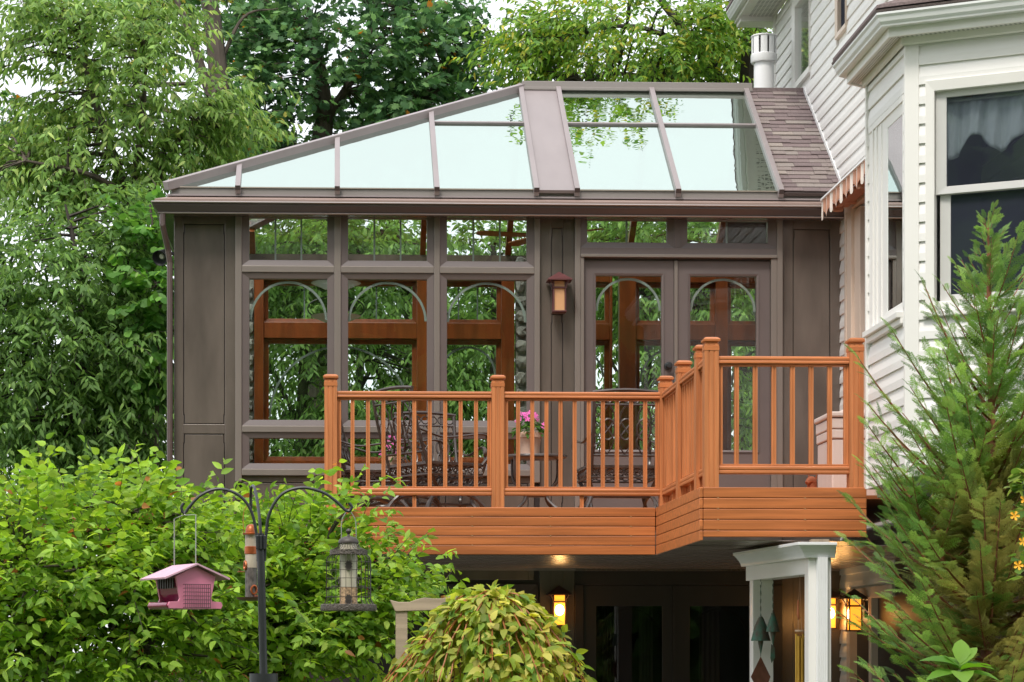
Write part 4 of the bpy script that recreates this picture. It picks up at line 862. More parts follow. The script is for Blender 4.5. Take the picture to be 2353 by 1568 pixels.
tb2 = make_table(884, -0.34, 3.262, 0.26, 0.17, 'dark oval side table against the windows behind the left chairs')
# ---- potted pink flowers
POT = mat('blush_terracotta', (0.62, 0.42, 0.32), 0.7, 0.06, (10, 10, 10)); PINK = mat('pink_petals', (0.72, 0.12, 0.42), 0.55, 0.15, (30, 30, 30), rand=0.15); LEAFM = leafmat('leaf')
def leaf_mesh(name, L, W, col, bend=0.25, fold=0.15):
    vs = []; rows = ((0, 0), (0.18, 0.62), (0.42, 1.0), (0.70, 0.78), (0.88, 0.38), (1.0, 0.0)); me = bpy.data.meshes.new(name); v = []; f = []
    for t, w_ in rows:
        y = L*t; z = -bend*L*t*t; hw = W/2*w_
        v += [(-hw, y, z+fold*hw), (0, y, z), (hw, y, z+fold*hw)]
    for i in range(len(rows)-1): f += [(i*3, i*3+1, i*3+4, i*3+3), (i*3+1, i*3+2, i*3+5, i*3+4)]
    me.from_pydata(v, [], f); me.update(); bm = bmesh.new(); bm.from_mesh(me); bmesh.ops.remove_doubles(bm, verts=bm.verts, dist=1e-6); bm.to_mesh(me); bm.free()
    ca = me.color_attributes.new('Col', 'FLOAT_COLOR', 'POINT'); ca.data.foreach_set('color', np.tile(np.array([*col, 1.0], dtype=np.float32), len(me.vertices)))
    me.polygons.foreach_set('use_smooth', [True]*len(me.polygons)); me.materials.append(LEAFM); return me
fm = MB()
for k in range(5):
    a = 2*math.pi*k/5; d = lambda r, q, z: (r*math.cos(a+q), r*math.sin(a+q), z)
    fm.add([(0, 0, 0), d(0.009, -0.45, 0.004), d(0.019, -0.36, 0.006), d(0.022, 0, 0.004), d(0.019, 0.36, 0.006), d(0.009, 0.45, 0.004)], [(0, 1, 2, 3), (0, 3, 4, 5)])
flm = fm.mesh('flower', PINK); eye = MB().lathe([(0.003, 0.001), (0.002, 0.006)], (0, 0, 0), 6)
potleaf = [leaf_mesh('pot_leaf', 0.055, 0.026, c) for c in ((0.05, 0.14, 0.02), (0.08, 0.20, 0.03), (0.035, 0.10, 0.02))]
def pot(x, y, z, r, h, seed, lab):
    rg = random.Random(seed); t = thing('potted_plant', (x, y, z), lab, 'potted plant', 'pots of pink flowers')
    MB().lathe([(r*.74, 0.0), (r*.90, h*.72), (r*.93, h*.74), (r*1.0, h*.76), (r*1.02, h*.98), (r*.98, h), (r*.90, h), (r*.88, h*.9)], (x, y, z), 24).build('pot', POT, t, smooth=True)
    n = 150
    for k in range(n):
        a, f = rg.uniform(0, 2*math.pi), rg.random()**0.6; R = r*1.25*f; zz = z+h+0.01+0.13*(1-f*f)*rg.uniform(0.5, 1.15)-0.05*f*rg.random()
        put('leaf', rg.choice(potleaf), t, (x+R*math.cos(a), y+R*math.sin(a), zz), (rg.uniform(-0.9, 0.5), rg.uniform(-0.5, 0.5), a-math.pi/2+rg.uniform(-0.9, 0.9)), (rg.uniform(.7, 1.2),)*3)
    for k in range(26):
        a, f = rg.uniform(0, 2*math.pi), rg.random()**0.55; R = r*1.38*f; zz = z+h+0.045+0.135*(1-f*f)*rg.uniform(0.8, 1.2)-0.06*max(0, f-.7)*rg.random()*4
        put('flower', flm, t, (x+R*math.cos(a), y+R*math.sin(a), zz), (rg.uniform(0.5, 1.3), rg.uniform(-0.4, 0.4), rg.uniform(-0.6, 0.6)), (rg.uniform(.9, 1.25),)*3)
    for k in range(8):
        a = rg.uniform(0, 6.28); MB().tube([(x, y, z+h*.8), (x+r*.4*math.cos(a), y+r*.4*math.sin(a), z+h+0.05), (x+r*math.cos(a), y+r*math.sin(a), z+h+0.08)], 0.003, 4).build('stem', mat('green_stem', (0.08, 0.14, 0.04), 0.6), t)
pot(at(1217, 1000, -1.55).x, -1.55, tb1[2]-0.001, 0.108, 0.195, 3, 'pink flowers in a blush pot on the side table below the lantern')
pot(at(906, 1000, -0.34).x, -0.34, tb2[2]-0.001, 0.098, 0.14, 5, 'pink flowers in a blush pot half hidden behind the left chairs')
# ---- storage box and terracotta animal head on the right of the deck
BOXM = mat('beige_resin', (0.62, 0.52, 0.47), 0.55, 0.04, (40, 40, 2), 0.05, (120, 120, 3)); x0 = at(1909, 950, -3.75).x; x1 = XH-0.03
DB = thing('storage_box', ((x0+x1)/2, -3.45, DECK_Z-0.003), 'beige resin deck storage box behind the right end post', 'storage box'); z0 = DECK_Z-0.003; zt2 = at(1909, 952, -3.75).z
MB().box(x0+0.012, x1, -3.74, -3.20, z0, zt2-0.19).build('body', BOXM, DB, bevel=0.01); MB().box(x0+0.004, x1, -3.75, -3.19, zt2-0.185, zt2-0.115).build('panel_band', BOXM, DB, bevel=0.008); MB().box(x0, x1, -3.755, -3.185, zt2-0.11, zt2-0.03).build('panel_band', BOXM, DB, bevel=0.008)
MB().box(x0-0.012, x1, -3.77, -3.17, zt2-0.022, zt2+0.02).build('lid', BOXM, DB, bevel=0.012); MB().box(x0+0.1, x1, -3.66, -3.28, zt2+0.021, zt2+0.045).build('lid_crown', BOXM, DB, bevel=0.012)
MB().box(x0+0.02, x1-0.02, -3.735, -3.205, zt2-0.115, zt2-0.02).box(x0+0.016, x1-.02, -3.737, -3.203, zt2-0.2, zt2-0.11).build('core', mat('box_shadow_joint', (0.25, 0.11, 0.07), 0.7), DB)
TER = mat('rust_terracotta', (0.36, 0.10, 0.04), 0.8, 0.2, (30, 30, 30), 0.3, (60, 60, 60)); ox = at(1863, 1100, -4.85).x; oz = DECK_Z-0.003
AN = thing('animal_ornament', (ox, -4.85, oz), 'rust terracotta animal head ornament beside the beige box', 'ornament')
MB().tube(spline([(ox+0.005, -4.85, oz), (ox+0.01, -4.85, oz+0.05), (ox+0.006, -4.855, oz+0.075), (ox-0.015, -4.87, oz+0.075), (ox-0.034, -4.88, oz+0.058)], 5), [0.036, 0.036, .036, .036, .036, .036, .035, .035, .035, .035, .036, .036, .034, .032, .030, .026, .023, .021, .019, .018, .016], 12).build('head', TER, AN, smooth=True)
for sg in (-1, 1): MB().add([(ox+0.012+sg*0.012, -4.86, oz+0.095), (ox+0.012+sg*0.034, -4.86, oz+0.088), (ox+0.012+sg*0.03, -4.86, oz+0.128), (ox+0.012+sg*0.023, -4.845, oz+0.093)], [(0, 1, 2), (1, 3, 2), (3, 0, 2), (0, 3, 1)]).build('ear', TER, AN)
# ================================================================ bird feeders (8.5 m from the camera)
YB_ = -12.9
q = lambda px, py, Y=YB_: tuple(at(px, py, Y))
FP = thing('feeder_pole', (*q(607, 1700)[:2], 0), 'black steel feeder pole with three curved hook arms', 'feeder pole')
a, b = Vector(q(598, 1226)), Vector(q(606, 1560)); d = (b-a); base = a+d*((a.z-0.0)/(a.z-b.z))
FP.location = (base.x, base.y, 0)
MB().tube([base, a], 0.0145, 14).build('pole', BLKM, FP, smooth=True)
MB().lathe([(0.050, -0.42), (0.052, -0.42), (0.052, 0), (0.050, 0.0), (0.050, -0.004), (0.016, -0.004)], q(606, 1548), 28).build('baffle', BLKM, FP, smooth=True)
def arm(pts, r=0.0055): return MB().tube(spline(pts, 7), r, 8).build('hook_arm', BLKM, FP, smooth=True)
arm([q(593, 1290), q(590, 1232), q(576, 1172), q(545, 1136), q(500, 1124), q(462, 1138), q(436, 1164), q(426, 1178), q(420, 1177), q(417, 1166), q(423, 1156)])
arm([q(608, 1290), q(611, 1232), q(620, 1178), q(648, 1136), q(692, 1121), q(740, 1131), q(772, 1152), q(793, 1172), q(803, 1174), q(808, 1165), q(802, 1156)])
arm([q(598, 1288, YB_+0.02), q(599, 1228, YB_+0.02), q(594, 1170, YB_+.06), q(585, 1122, YB_+0.16), q(578, 1120, YB_+0.24), q(576, 1140, YB_+0.29), q(576, 1164, YB_+0.30), q(577, 1167, YB_+0.31), q(577, 1150, YB_+.32)])
for px in (592, 600, 609): MB().box(q(px-3.4, 1230)[0], q(px+3.4, 1230)[0], YB_-0.02, YB_+0.012, q(0, 1262)[2], q(0, 1230)[2]).build('arm_socket', BLKM, FP, bevel=0.002)
# -- pink hopper feeder
PINKP = mat('pink_painted_wood', (0.62, 0.20, 0.30), 0.5, 0.06, (20, 20, 20)); PINKR = mat('faded_pink_roof', (0.56, 0.33, 0.41), 0.55, 0.08, (25, 25, 25)); MAG = mat('magenta_plastic', (0.20, 0.014, 0.055), 0.25)
P = Vector(q(425, 1400)); HF = thing('hopper_feeder', P, 'pink house-shaped bird feeder hanging from the left hook', 'bird feeder', 'bird feeders on the pole')
HFf = Frame((P.x, P.y), (math.cos(math.radians(27)), math.sin(math.radians(27)))); z = P.z
def hb(nm, m, *bx_, bevel=0.002):
    mb = MB(HFf)
    for b_ in bx_: mb.box(*b_)
    return mb.build(nm, m, HF, bevel=bevel)
# local: s across the gable (-.08..+.08), o toward the viewer (gable face at +.11), z up
GW = 0.082
def gable(o0, o1):
    pr = [(-GW*1.42, 0.0), (GW*1.42, 0.0), (GW*1.5, 0.014), (GW*1.42, 0.028), (GW*0.93, 0.03), (GW*0.86, 0.042), (GW*1.10, 0.135), (0, 0.176), (-GW*1.10, 0.135), (-GW*0.86, 0.042), (-GW*0.93, 0.03), (-GW*1.42, 0.028), (-GW*1.5, 0.014)]
    n = len(pr); return MB(HFf).add([(p[0], o0, z+p[1]) for p in pr]+[(p[0], o1, z+p[1]) for p in pr], [tuple(range(n)), tuple(range(n, 2*n))]+[(i, (i+1) % n, n+(i+1) % n, n+i) for i in range(n)])
gable(0.10, 0.112).build('gable', PINKP, HF, bevel=0.001); gable(-0.112, -0.10).build('gable', PINKP, HF, bevel=0.001)
for sg in (-1, 1):
    e = 0.135; MB(HFf).add([(0, -e, z+0.181), (0, e, z+0.181), (sg*0.145, e, z+0.121), (sg*0.145, -e, z+0.121), (0, -e, z+0.188), (0, e, z+0.188), (sg*0.147, e, z+0.128), (sg*0.147, -e, z+0.128)], [(0, 1, 2, 3), (4, 5, 6, 7), (0, 1, 5, 4), (1, 2, 6, 5), (2, 3, 7, 6), (3, 0, 4, 7)]).build('roof', PINKR, HF)
    MB(HFf).add([(sg*0.085, -0.099, z+0.13), (sg*0.085, 0.099, z+0.13), (sg*0.070, 0.099, z+0.06), (sg*0.070, -0.099, z+0.06), (sg*0.045, 0.099, z+0.02), (sg*0.045, -0.099, z+0.02), (sg*0.08, -0.099, z+0.13), (sg*0.08, 0.099, z+0.13), (sg*0.064, 0.099, z+0.06), (sg*0.064, -0.099, z+0.06), (sg*0.039, 0.099, z+0.02), (sg*0.039, -0.099, z+0.02)],
                [(0, 1, 2, 3), (3, 2, 4, 5), (6, 7, 8, 9), (9, 8, 10, 11), (0, 1, 7, 6), (5, 4, 10, 11)]).build('seed_wall', MAG, HF)
    for k in range(7): hb('seed_slot', GROOVE, (sg*0.0855-.003, sg*0.0855+.003, -0.086+k*0.026, -0.075+k*0.026, z+0.085, z+0.126), bevel=0)
    MB(HFf).tube([(sg*0.115, -0.1, z+0.014), (sg*0.115, 0.1, z+0.014)], 0.012, 10).build('perch_rail', MAG, HF, smooth=True)
hb('tray', MAG, (-0.11, 0.11, -0.1, 0.1, z+0.001, z+0.010))
def cage(o0, o1):
    mb = MB(HFf)
    for k in range(13): s_ = -0.056+k*0.0093; mb.tube([(s_, o0, z+0.10), (s_, o1, z+0.10), (s_, o1, z+0.002)], 0.0011, 3)
    for k in range(7): zz = z+0.004+k*0.016; mb.tube([(-0.056, o0, zz), (-0.056, o1, zz), (0.056, o1, zz), (0.056, o0, zz)], 0.0013, 3)
    return mb.build('suet_cage', BLKM, HF)
cage(0.113, 0.138); cage(-0.113, -0.138)
for c_ in HF.children: c_.scale = (0.87,)*3
WIRE = mat('galvanised_wire', (0.45, 0.45, 0.42), 0.4, metallic=0.7); hk = Vector(q(423, 1179)); e0 = HFf.w(0, 0.099, z+0.150); e1 = HFf.w(0, -0.099, z+0.150); u0 = (e0[0], e0[1], hk.z-0.012); u1 = (e1[0], e1[1], hk.z-0.016)
MB().tube([e0, u0, (hk.x+0.004, hk.y-0.004, hk.z-0.008), (hk.x, hk.y, hk.z+0.004), (hk.x-0.004, hk.y+0.004, hk.z-0.009), u1, e1], 0.0022, 6).build('hanger_wire', WIRE, HF)
# -- copper tube feeder
COP = mat('weathered_copper', (0.36, 0.095, 0.028), 0.38, 0.3, (40, 40, 40), metallic=0.5); SEEDG = mat('clouded_seed_tube', (0.50, 0.44, 0.34), 0.35, col2=(0.30, 0.22, 0.16), scale=(30, 30, 8)); SEEDD = mat('dark_seed_in_tube', (0.10, 0.085, 0.075), 0.5, 0.5, (120, 120, 60))
Y2 = YB_+0.31; P = Vector(q(577, 1382, Y2)); TF = thing('tube_feeder', P, 'copper-capped tube bird feeder hanging behind the pole', 'bird feeder', 'bird feeders on the pole'); Z = lambda py: q(577, py, Y2)[2]
MB().lathe([(0.0225, Z(1376)), (0.0225, Z(1305))], (P.x, P.y, 0), 18).build('seed_tube', SEEDD, TF, smooth=True); MB().lathe([(0.0226, Z(1305)), (0.0226, Z(1228))], (P.x, P.y, 0), 18).build('upper_tube', SEEDG, TF, smooth=True)
MB().lathe([(0.0235, Z(1274)), (0.025, Z(1273)), (0.025, Z(1257)), (0.0235, Z(1256))], (P.x, P.y, 0), 18).build('scroll_band', COP, TF, smooth=True)
MB().lathe([(0.032, Z(1229)), (0.033, Z(1226)), (0.022, Z(1224)), (0.021, Z(1216)), (0.015, Z(1208)), (0.006, Z(1205)), (0.001, Z(1204.5))], (P.x, P.y, 0), 20).build('dome_cap', COP, TF, smooth=True)
MB().lathe([(0.03, Z(1381)), (0.052, Z(1378)), (0.057, Z(1373)), (0.055, Z(1373)), (0.048, Z(1377)), (0.005, Z(1378))], (P.x, P.y, 0), 26).build('tray', mat('rusty_tray', (0.11, 0.05, 0.035), 0.6, 0.2), TF, smooth=True)
for py, ang in ((1300, 200), (1356, 300)):
    a = math.radians(ang); c = Vector((P.x+0.024*math.cos(a), P.y+0.024*math.sin(a), Z(py))); tx = Vector((-math.sin(a), math.cos(a), 0))
    MB().tube([c+tx*0.012*math.cos(t_)+Vector((0, 0, 0.016*math.sin(t_))) for t_ in [2*math.pi*i/12 for i in range(13)]], 0.004, 5, cap=False).build('feeding_port', COP, TF, smooth=True)
    MB().tube([c+Vector((0, 0, -0.024)), c+Vector((0.03*math.cos(a), 0.03*math.sin(a), -0.024))], 0.002, 5).build('perch', COP, TF)
MB().tube(spline([(P.x-0.028, P.y, Z(1228)), (P.x-0.030, P.y, Z(1190)), (P.x-0.022, P.y, Z(1168)), (P.x, P.y, Z(1160)), (P.x+0.022, P.y, Z(1168)), (P.x+0.030, P.y, Z(1190)), (P.x+0.028, P.y, Z(1228))], 5), 0.0012, 4).build('hanger_wire', COP, TF)
# -- caged feeder
P = Vector(q(801, 1404)); CF = thing('caged_feeder', P, 'dark wire-caged bird feeder hanging from the right hook', 'bird feeder', 'bird feeders on the pole'); Z = lambda py: q(801, py)[2]
CAGE = mat('aged_bronze_wire', (0.05, 0.040, 0.034), 0.5, 0.2, (40, 40, 40))
mb = MB(); nw = 26
for k in range(nw):
    a = 2*math.pi*k/nw; prof = [(0.030, 1246), (0.037, 1252), (0.041, 1258), (0.066, 1265), (0.068, 1275), (0.078, 1281), (0.0815, 1290), (0.0815, 1376), (0.088, 1386), (0.100, 1392)]
    mb.tube([(P.x+r*math.cos(a), P.y+r*math.sin(a), Z(py)) for r, py in prof], 0.0012, 3)
mb.build('cage_bars', CAGE, CF); mb = MB()
for py in (1292, 1311, 1330, 1351, 1372): mb.tube([(P.x+0.0822*math.cos(t_), P.y+0.0822*math.sin(t_), Z(py)) for t_ in [2*math.pi*i/36 for i in range(37)]], 0.0012, 3, cap=False)
mb.build('cage_hoops', CAGE, CF)
BAND = mat('embossed_bronze_band', (0.085, 0.068, 0.055), 0.5, 0.5, (160, 160, 160), 0.8, (160, 160, 160))
MB().lathe([(0.066, Z(1275)), (0.069, Z(1275)), (0.069, Z(1264)), (0.066, Z(1264))], (P.x, P.y, 0), 36).build('upper_band', BAND, CF, smooth=True)
MB().lathe([(0.09, Z(1404)), (0.102, Z(1404)), (0.104, Z(1400)), (0.102, Z(1390)), (0.098, Z(1389)), (0.09, Z(1396)), (0.03, Z(1397))], (P.x, P.y, 0), 40).build('base_ring', BAND, CF, smooth=True)
MB().lathe([(0.0325, Z(1394)), (0.0325, Z(1350))], (P.x, P.y, 0), 20).build('seed_fill', mat('mixed_seed', (0.42, 0.28, 0.16), 0.7, 0.6, (130, 130, 130)), CF, smooth=True); MB().lathe([(0.0326, Z(1350)), (0.0326, Z(1244))], (P.x, P.y, 0), 20).build('seed_tube', mat('clouded_tube', (0.52, 0.47, 0.36), 0.3, 0.08, (8, 8, 30)), CF, smooth=True)
MB().lathe([(0.037, Z(1249)), (0.038, Z(1246)), (0.034, Z(1240)), (0.022, Z(1235)), (0.006, Z(1232)), (0.004, Z(1228)), (0.009, Z(1224)), (0.010, Z(1220)), (0.006, Z(1216)), (0.001, Z(1215))], (P.x, P.y, 0), 22).build('cap', CAGE, CF, smooth=True)
for py, ang in ((1300, 270), (1378, 270), (1337, 180), (1337, 0)):
    a = math.radians(ang); nrm_ = Vector((math.cos(a), math.sin(a), 0)); c = Vector((P.x, P.y, Z(py)))+nrm_*0.034; tx = Vector((-math.sin(a), math.cos(a), 0)); pts = []
    for i in range(16): rr = 0.020 if i % 2 else 0.015; t_ = 2*math.pi*i/16; pts.append(c+tx*rr*0.75*math.cos(t_)+Vector((0, 0, rr*math.sin(t_))))
    MB().slab(pts, nrm_*0.004).build('port_escutcheon', CAGE, CF); MB().tube([c+nrm_*0.003, c+nrm_*0.0055], 0.006, 8).build('port_hole', GROOVE, CF); MB().tube([c+Vector((0, 0, -0.016)), c+nrm_*0.03+Vector((0, 0, -0.017))], 0.002, 5).build('perch', CAGE, CF)
MB().tube(spline([(P.x-0.026, P.y, Z(1243)), (P.x-0.025, P.y, Z(1200)), (P.x-0.012, P.y, Z(1180)), (P.x, P.y, Z(1172)), (P.x+0.012, P.y, Z(1180)), (P.x+0.026, P.y, Z(1200)), (P.x+0.028, P.y, Z(1243))], 5), 0.0018, 5).build('hanger_wire', WIRE, CF)
# ================================================================ wooden arbor top
YA = -8.0; TW = mat('weathered_grey_cedar', (0.36, 0.28, 0.20), 0.85, 0.2, (2, 30, 20), 0.2, (3, 60, 60)); A = lambda px, py: at(px, py, YA)
AR = thing('garden_trellis', (A(960, 1500).x, YA, 0), 'weathered cedar trellis with wavy top beam behind the weeping tree', 'trellis')
tp_ = [(895, 1379), (915, 1384), (940, 1384), (960, 1377), (975, 1374), (995, 1376), (1015, 1376), (1035, 1370), (1054, 1362), (1052, 1382), (1034, 1399), (990, 1403), (908, 1406)]
pr = [(A(*p).x, A(*p).z) for p in tp_]; MB().prism(pr, 1, YA-0.045, YA+0.045).build('top_beam', TW, AR, bevel=0.004)
for p0_, p1_ in ((909, 936), (1012, 1036)): MB().box(A(p0_, 0).x, A(p1_, 0).x, YA-0.035, YA+0.035, 0, A(920, 1404).z-0.002).build('post', TW, AR, bevel=0.003)
for zz in (1.5, 1.2, 0.9, 0.6): MB().box(A(936, 0).x, A(1012, 0).x, YA-0.015, YA+0.015, zz-0.02, zz+0.02).build('lattice_rail', TW, AR)
# ================================================================ bells and chime hanging from the porch beam
VERD = mat('verdigris_bronze', (0.05, 0.16, 0.11), 0.75, col2=(0.10, 0.055, 0.04), scale=(22, 22, 14), bump=0.4, bscale=(60, 60, 60)); RUST = mat('rusty_copper_sail', (0.17, 0.06, 0.035), 0.6, 0.3, (14, 14, 14)); GOLD = mat('brass_tube', (0.55, 0.33, 0.06), 0.32, 0.1, metallic=0.7)
def beam_at(px):
    Y = y2
    for _ in range(20):
        f = (Y-y2)/(y1-y2); X = c2x0+0.05+(c1x0+0.05-c2x0-0.05)*f; Y += (at(px, 1400, Y).x-X)*-6.0 if False else 0; break
    best = min((abs(at(px, 1400, y2+(y1-y2)*k/200).x-(c2x0+0.055+(c1x0-c2x0)*k/200)), y2+(y1-y2)*k/200) for k in range(201)); return best[1]
def bell(px, y_h, ch, b0, b1, rt, rb, lab, sail, Y=None):
    Y = Y or beam_at(px); B = lambda p, y: at(p, y, Y); x = B(px, 1400).x; top = zbm0
    t = thing('wind_bell', (x, Y, B(px, b1).z), lab, 'wind bell', 'verdigris wind bells under the beam'); zc = lambda y: B(px, y).z
    MB().tube([(x, Y, top+0.005), (x, Y, zc(y_h)), (x+0.008, Y, zc(y_h+4)), (x, Y, zc(y_h+9))], 0.002, 5).build('hook', BLKM, t)
    yy_ = zc(y_h+9); n = 4; L = (yy_-zc(b0))/n
    for k in range(n): MB().tube([(x, Y, yy_-L*k), (x, Y, yy_-L*(k+.15)), (x, Y, yy_-L*(k+.5)), (x, Y, yy_-L*(k+.85)), (x, Y, yy_-L*(k+1))], [0.010, 0.010, 0.003, 0.010, 0.010], 4, flat=0.5).build('chain_link', VERD, t)
    MB().lathe([(0.012, zc(b0)), (rt, zc(b0+5)), (rt*1.5+(rb-rt)*0.25, (zc(b0)*.6+zc(b1)*.4)), (rb*.86, (zc(b0)*.2+zc(b1)*.8)), (rb, zc(b1)), (rb*.96, zc(b1)), (rb*.8, (zc(b0)*.25+zc(b1)*.75)), (rt*.8, zc(b0+8))], (x, Y, 0), 12).build('bell', VERD, t, smooth=True)
    MB().lathe([(0.022, zc(b1)+0.01), (0.018, zc(b1+6)), (0.003, zc(b1+30)), (0.002, zc(b1+36))], (x, Y, 0), 8).build('clapper', VERD, t)
    if sail == 'diamond':
        s0 = zc(b1+36); w_ = 0.075; MB().slab([(x, Y, s0), (x+w_, Y+0.01, s0-0.15), (x+w_*.2, Y+.01, s0-0.31), (x-w_, Y-.01, s0-0.15)], (0, 0.004, 0)).build('sail', RUST, t)
    else: MB().slab([(x-0.012, Y, zc(b1+28)), (x+0.012, Y, zc(b1+36)), (x+0.016, Y, zc(b1+60)), (x-0.01, Y, zc(b1+72)), (x-0.018, Y, zc(b1+60))], (0, 0.004, 0)).build('sail', VERD, t)
bell(1748, 1336, 0, 1417, 1473, 0.022, 0.074, 'broad green verdigris bell with a rusty diamond sail', 'diamond', Y=y2-0.22); bell(1776, 1334, 0, 1409, 1452, 0.014, 0.052, 'slim green verdigris bell hanging just right of the broad one', 'fin', Y=y2-0.36)
Yc = beam_at(1838); Cz = lambda y: at(1838, y, Yc).z; cx_ = at(1838, 1450, Yc).x
WC = thing('wind_chime', (cx_, Yc, Cz(1560)), 'brass tube wind chime hanging beside the white front column', 'wind chime'); CORD = mat('tan_cord', (0.30, 0.22, 0.15), 0.8)
MB().tube([(cx_, Yc, zbm0+0.005), (cx_, Yc, Cz(1330)), (cx_-0.008, Yc, Cz(1380)), (cx_-0.012, Yc, Cz(1450))], 0.0015, 4).tube([(cx_, Yc, Cz(1330)), (cx_+0.012, Yc, Cz(1450))], 0.0015, 4).build('cord', CORD, WC)
MB().tube(spline([(cx_-0.012, Yc, Cz(1378)), (cx_-0.014, Yc, Cz(1395)), (cx_-0.012, Yc, Cz(1415)), (cx_-0.005, Yc, Cz(1425))], 4), [0.004, .008, .010, .010, .011, .012, .014, .016, .015, .013, .012, .008, .004], 8, flat=0.6).build('wooden_bird', mat('orange_wood_bird', (0.30, 0.09, 0.03), 0.6), WC, smooth=True)
MB().lathe([(0.034, Cz(1452)), (0.036, Cz(1450)), (0.034, Cz(1448))], (cx_, Yc, 0), 16).build('disc', CORD, WC, smooth=True)
for k in range(6): a = 2*math.pi*k/6; MB().lathe([(0.009, Cz(1600+18*math.sin(k*2.2))), (0.009, Cz(1457+(k % 3)*5))], (cx_+0.024*math.cos(a), Yc+0.024*math.sin(a), 0), 10).build('chime_tube', GOLD, WC, smooth=True)
# ---- spotlight on the corner, fan and lamp inside the conservatory
P = Vector(at(372, 590, 0.25)); SPT = thing('spotlight', (xa, 0.25, P.z+.02), 'dark round-hooded spotlight mounted behind the downspout', 'spotlight')
ax_ = Vector((-0.35, -0.75, -0.42)).normalized(); u = ax_.orthogonal().normalized(); v_ = ax_.cross(u)
def cone(prof, nm, m): 
    vs = []; n = 20
    for r, h in prof: vs += [tuple(P+ax_*h+u*r*math.cos(2*math.pi*i/n)+v_*r*math.sin(2*math.pi*i/n)) for i in range(n)]
    return MB().add(vs, [(i*n+j, i*n+(j+1) % n, i*n+n+(j+1) % n, i*n+n+j) for i in range(len(prof)-1) for j in range(n)]+[tuple(range(n)), tuple(range((len(prof)-1)*n, len(prof)*n))]).build(nm, m, SPT, smooth=True)
cone([(0.02, -0.12), (0.045, -0.10), (0.075, 0.05), (0.072, 0.05), (0.05, 0.0)], 'hood', BLKM); cone([(0.01, -0.05), (0.030, -0.03), (0.035, -0.01), (0.02, 0.01), (0.005, 0.013)], 'lamp', mat('clear_lamp_face', (0.6, 0.57, 0.5), 0.15))
MB().tube([P-ax_*0.11, (xa-0.03, 0.25, P.z+0.03), (xa+0.01, 0.25, P.z+0.02)], 0.014, 8).build('knuckle', BLKM, SPT)
fx_ = at(1245, 545, 1.7).x; fzz = at(1245, 546, 1.7).z; CFAN = thing('ceiling_fan', (fx_, 1.7, fzz), 'ceiling fan with orange wooden blades inside the conservatory', 'ceiling fan')
MB().lathe([(0.02, 0.09), (0.09, 0.08), (0.10, 0.0), (0.07, -0.05), (0.02, -0.07)], (fx_, 1.7, fzz), 20).build('motor', BRONZE_L, CFAN, smooth=True); MB().tube([(fx_, 1.7, fzz+0.08), (fx_, 1.7, ZR)], 0.014, 8).build('rod', BRONZE_L, CFAN)
BLD = mat('orange_fan_blade', (0.42, 0.14, 0.035), 0.35, 0.1)
for k in range(5):
    a = math.radians(186+72*k); c, s = math.cos(a), math.sin(a); pts = [(0.12, -0.045), (0.60, -0.065), (0.66, -0.03), (0.66, 0.03), (0.60, 0.065), (0.12, 0.045)]
    MB().slab([(fx_+c*p-s*q_, 1.7+s*p+c*q_, fzz+0.01+0.15*q_+p*0.02) for p, q_ in pts], (0, 0, 0.012)).build('blade', BLD, CFAN)
lx_ = at(772, 700, 1.3).x; PL = thing('pendant_lamp', (lx_, 1.3, 4.9), 'pendant lamp with two shallow glass dishes inside the conservatory', 'lamp'); DISH = mat('frosted_white_dish', (0.75, 0.80, 0.80), 0.2)
for y_ in (728, 652):
    zz = at(772, y_, 1.3).z; MB().lathe([(0.04, -0.06), (0.12, -0.05), (0.24, 0.0), (0.245, 0.004), (0.12, -0.03), (0.03, -0.035)], (lx_, 1.3, zz), 28).build('dish', DISH, PL, smooth=True)
zz = at(772, 728, 1.3).z; MB().tube([(lx_, 1.3, zz-0.05), (lx_, 1.3, at(772, 530, 1.3).z)], 0.010, 8).build('stem', BLKM, PL)
for sg in (-1, 1): MB().tube(spline([(lx_, 1.3, zz-0.04), (lx_+sg*0.16, 1.3, zz-0.02), (lx_+sg*0.27, 1.3, zz+0.05), (lx_+sg*0.24, 1.3, zz+0.14), (lx_+sg*0.08, 1.3, zz+0.20)], 5), 0.007, 6).build('scroll_arm', BLKM, PL)
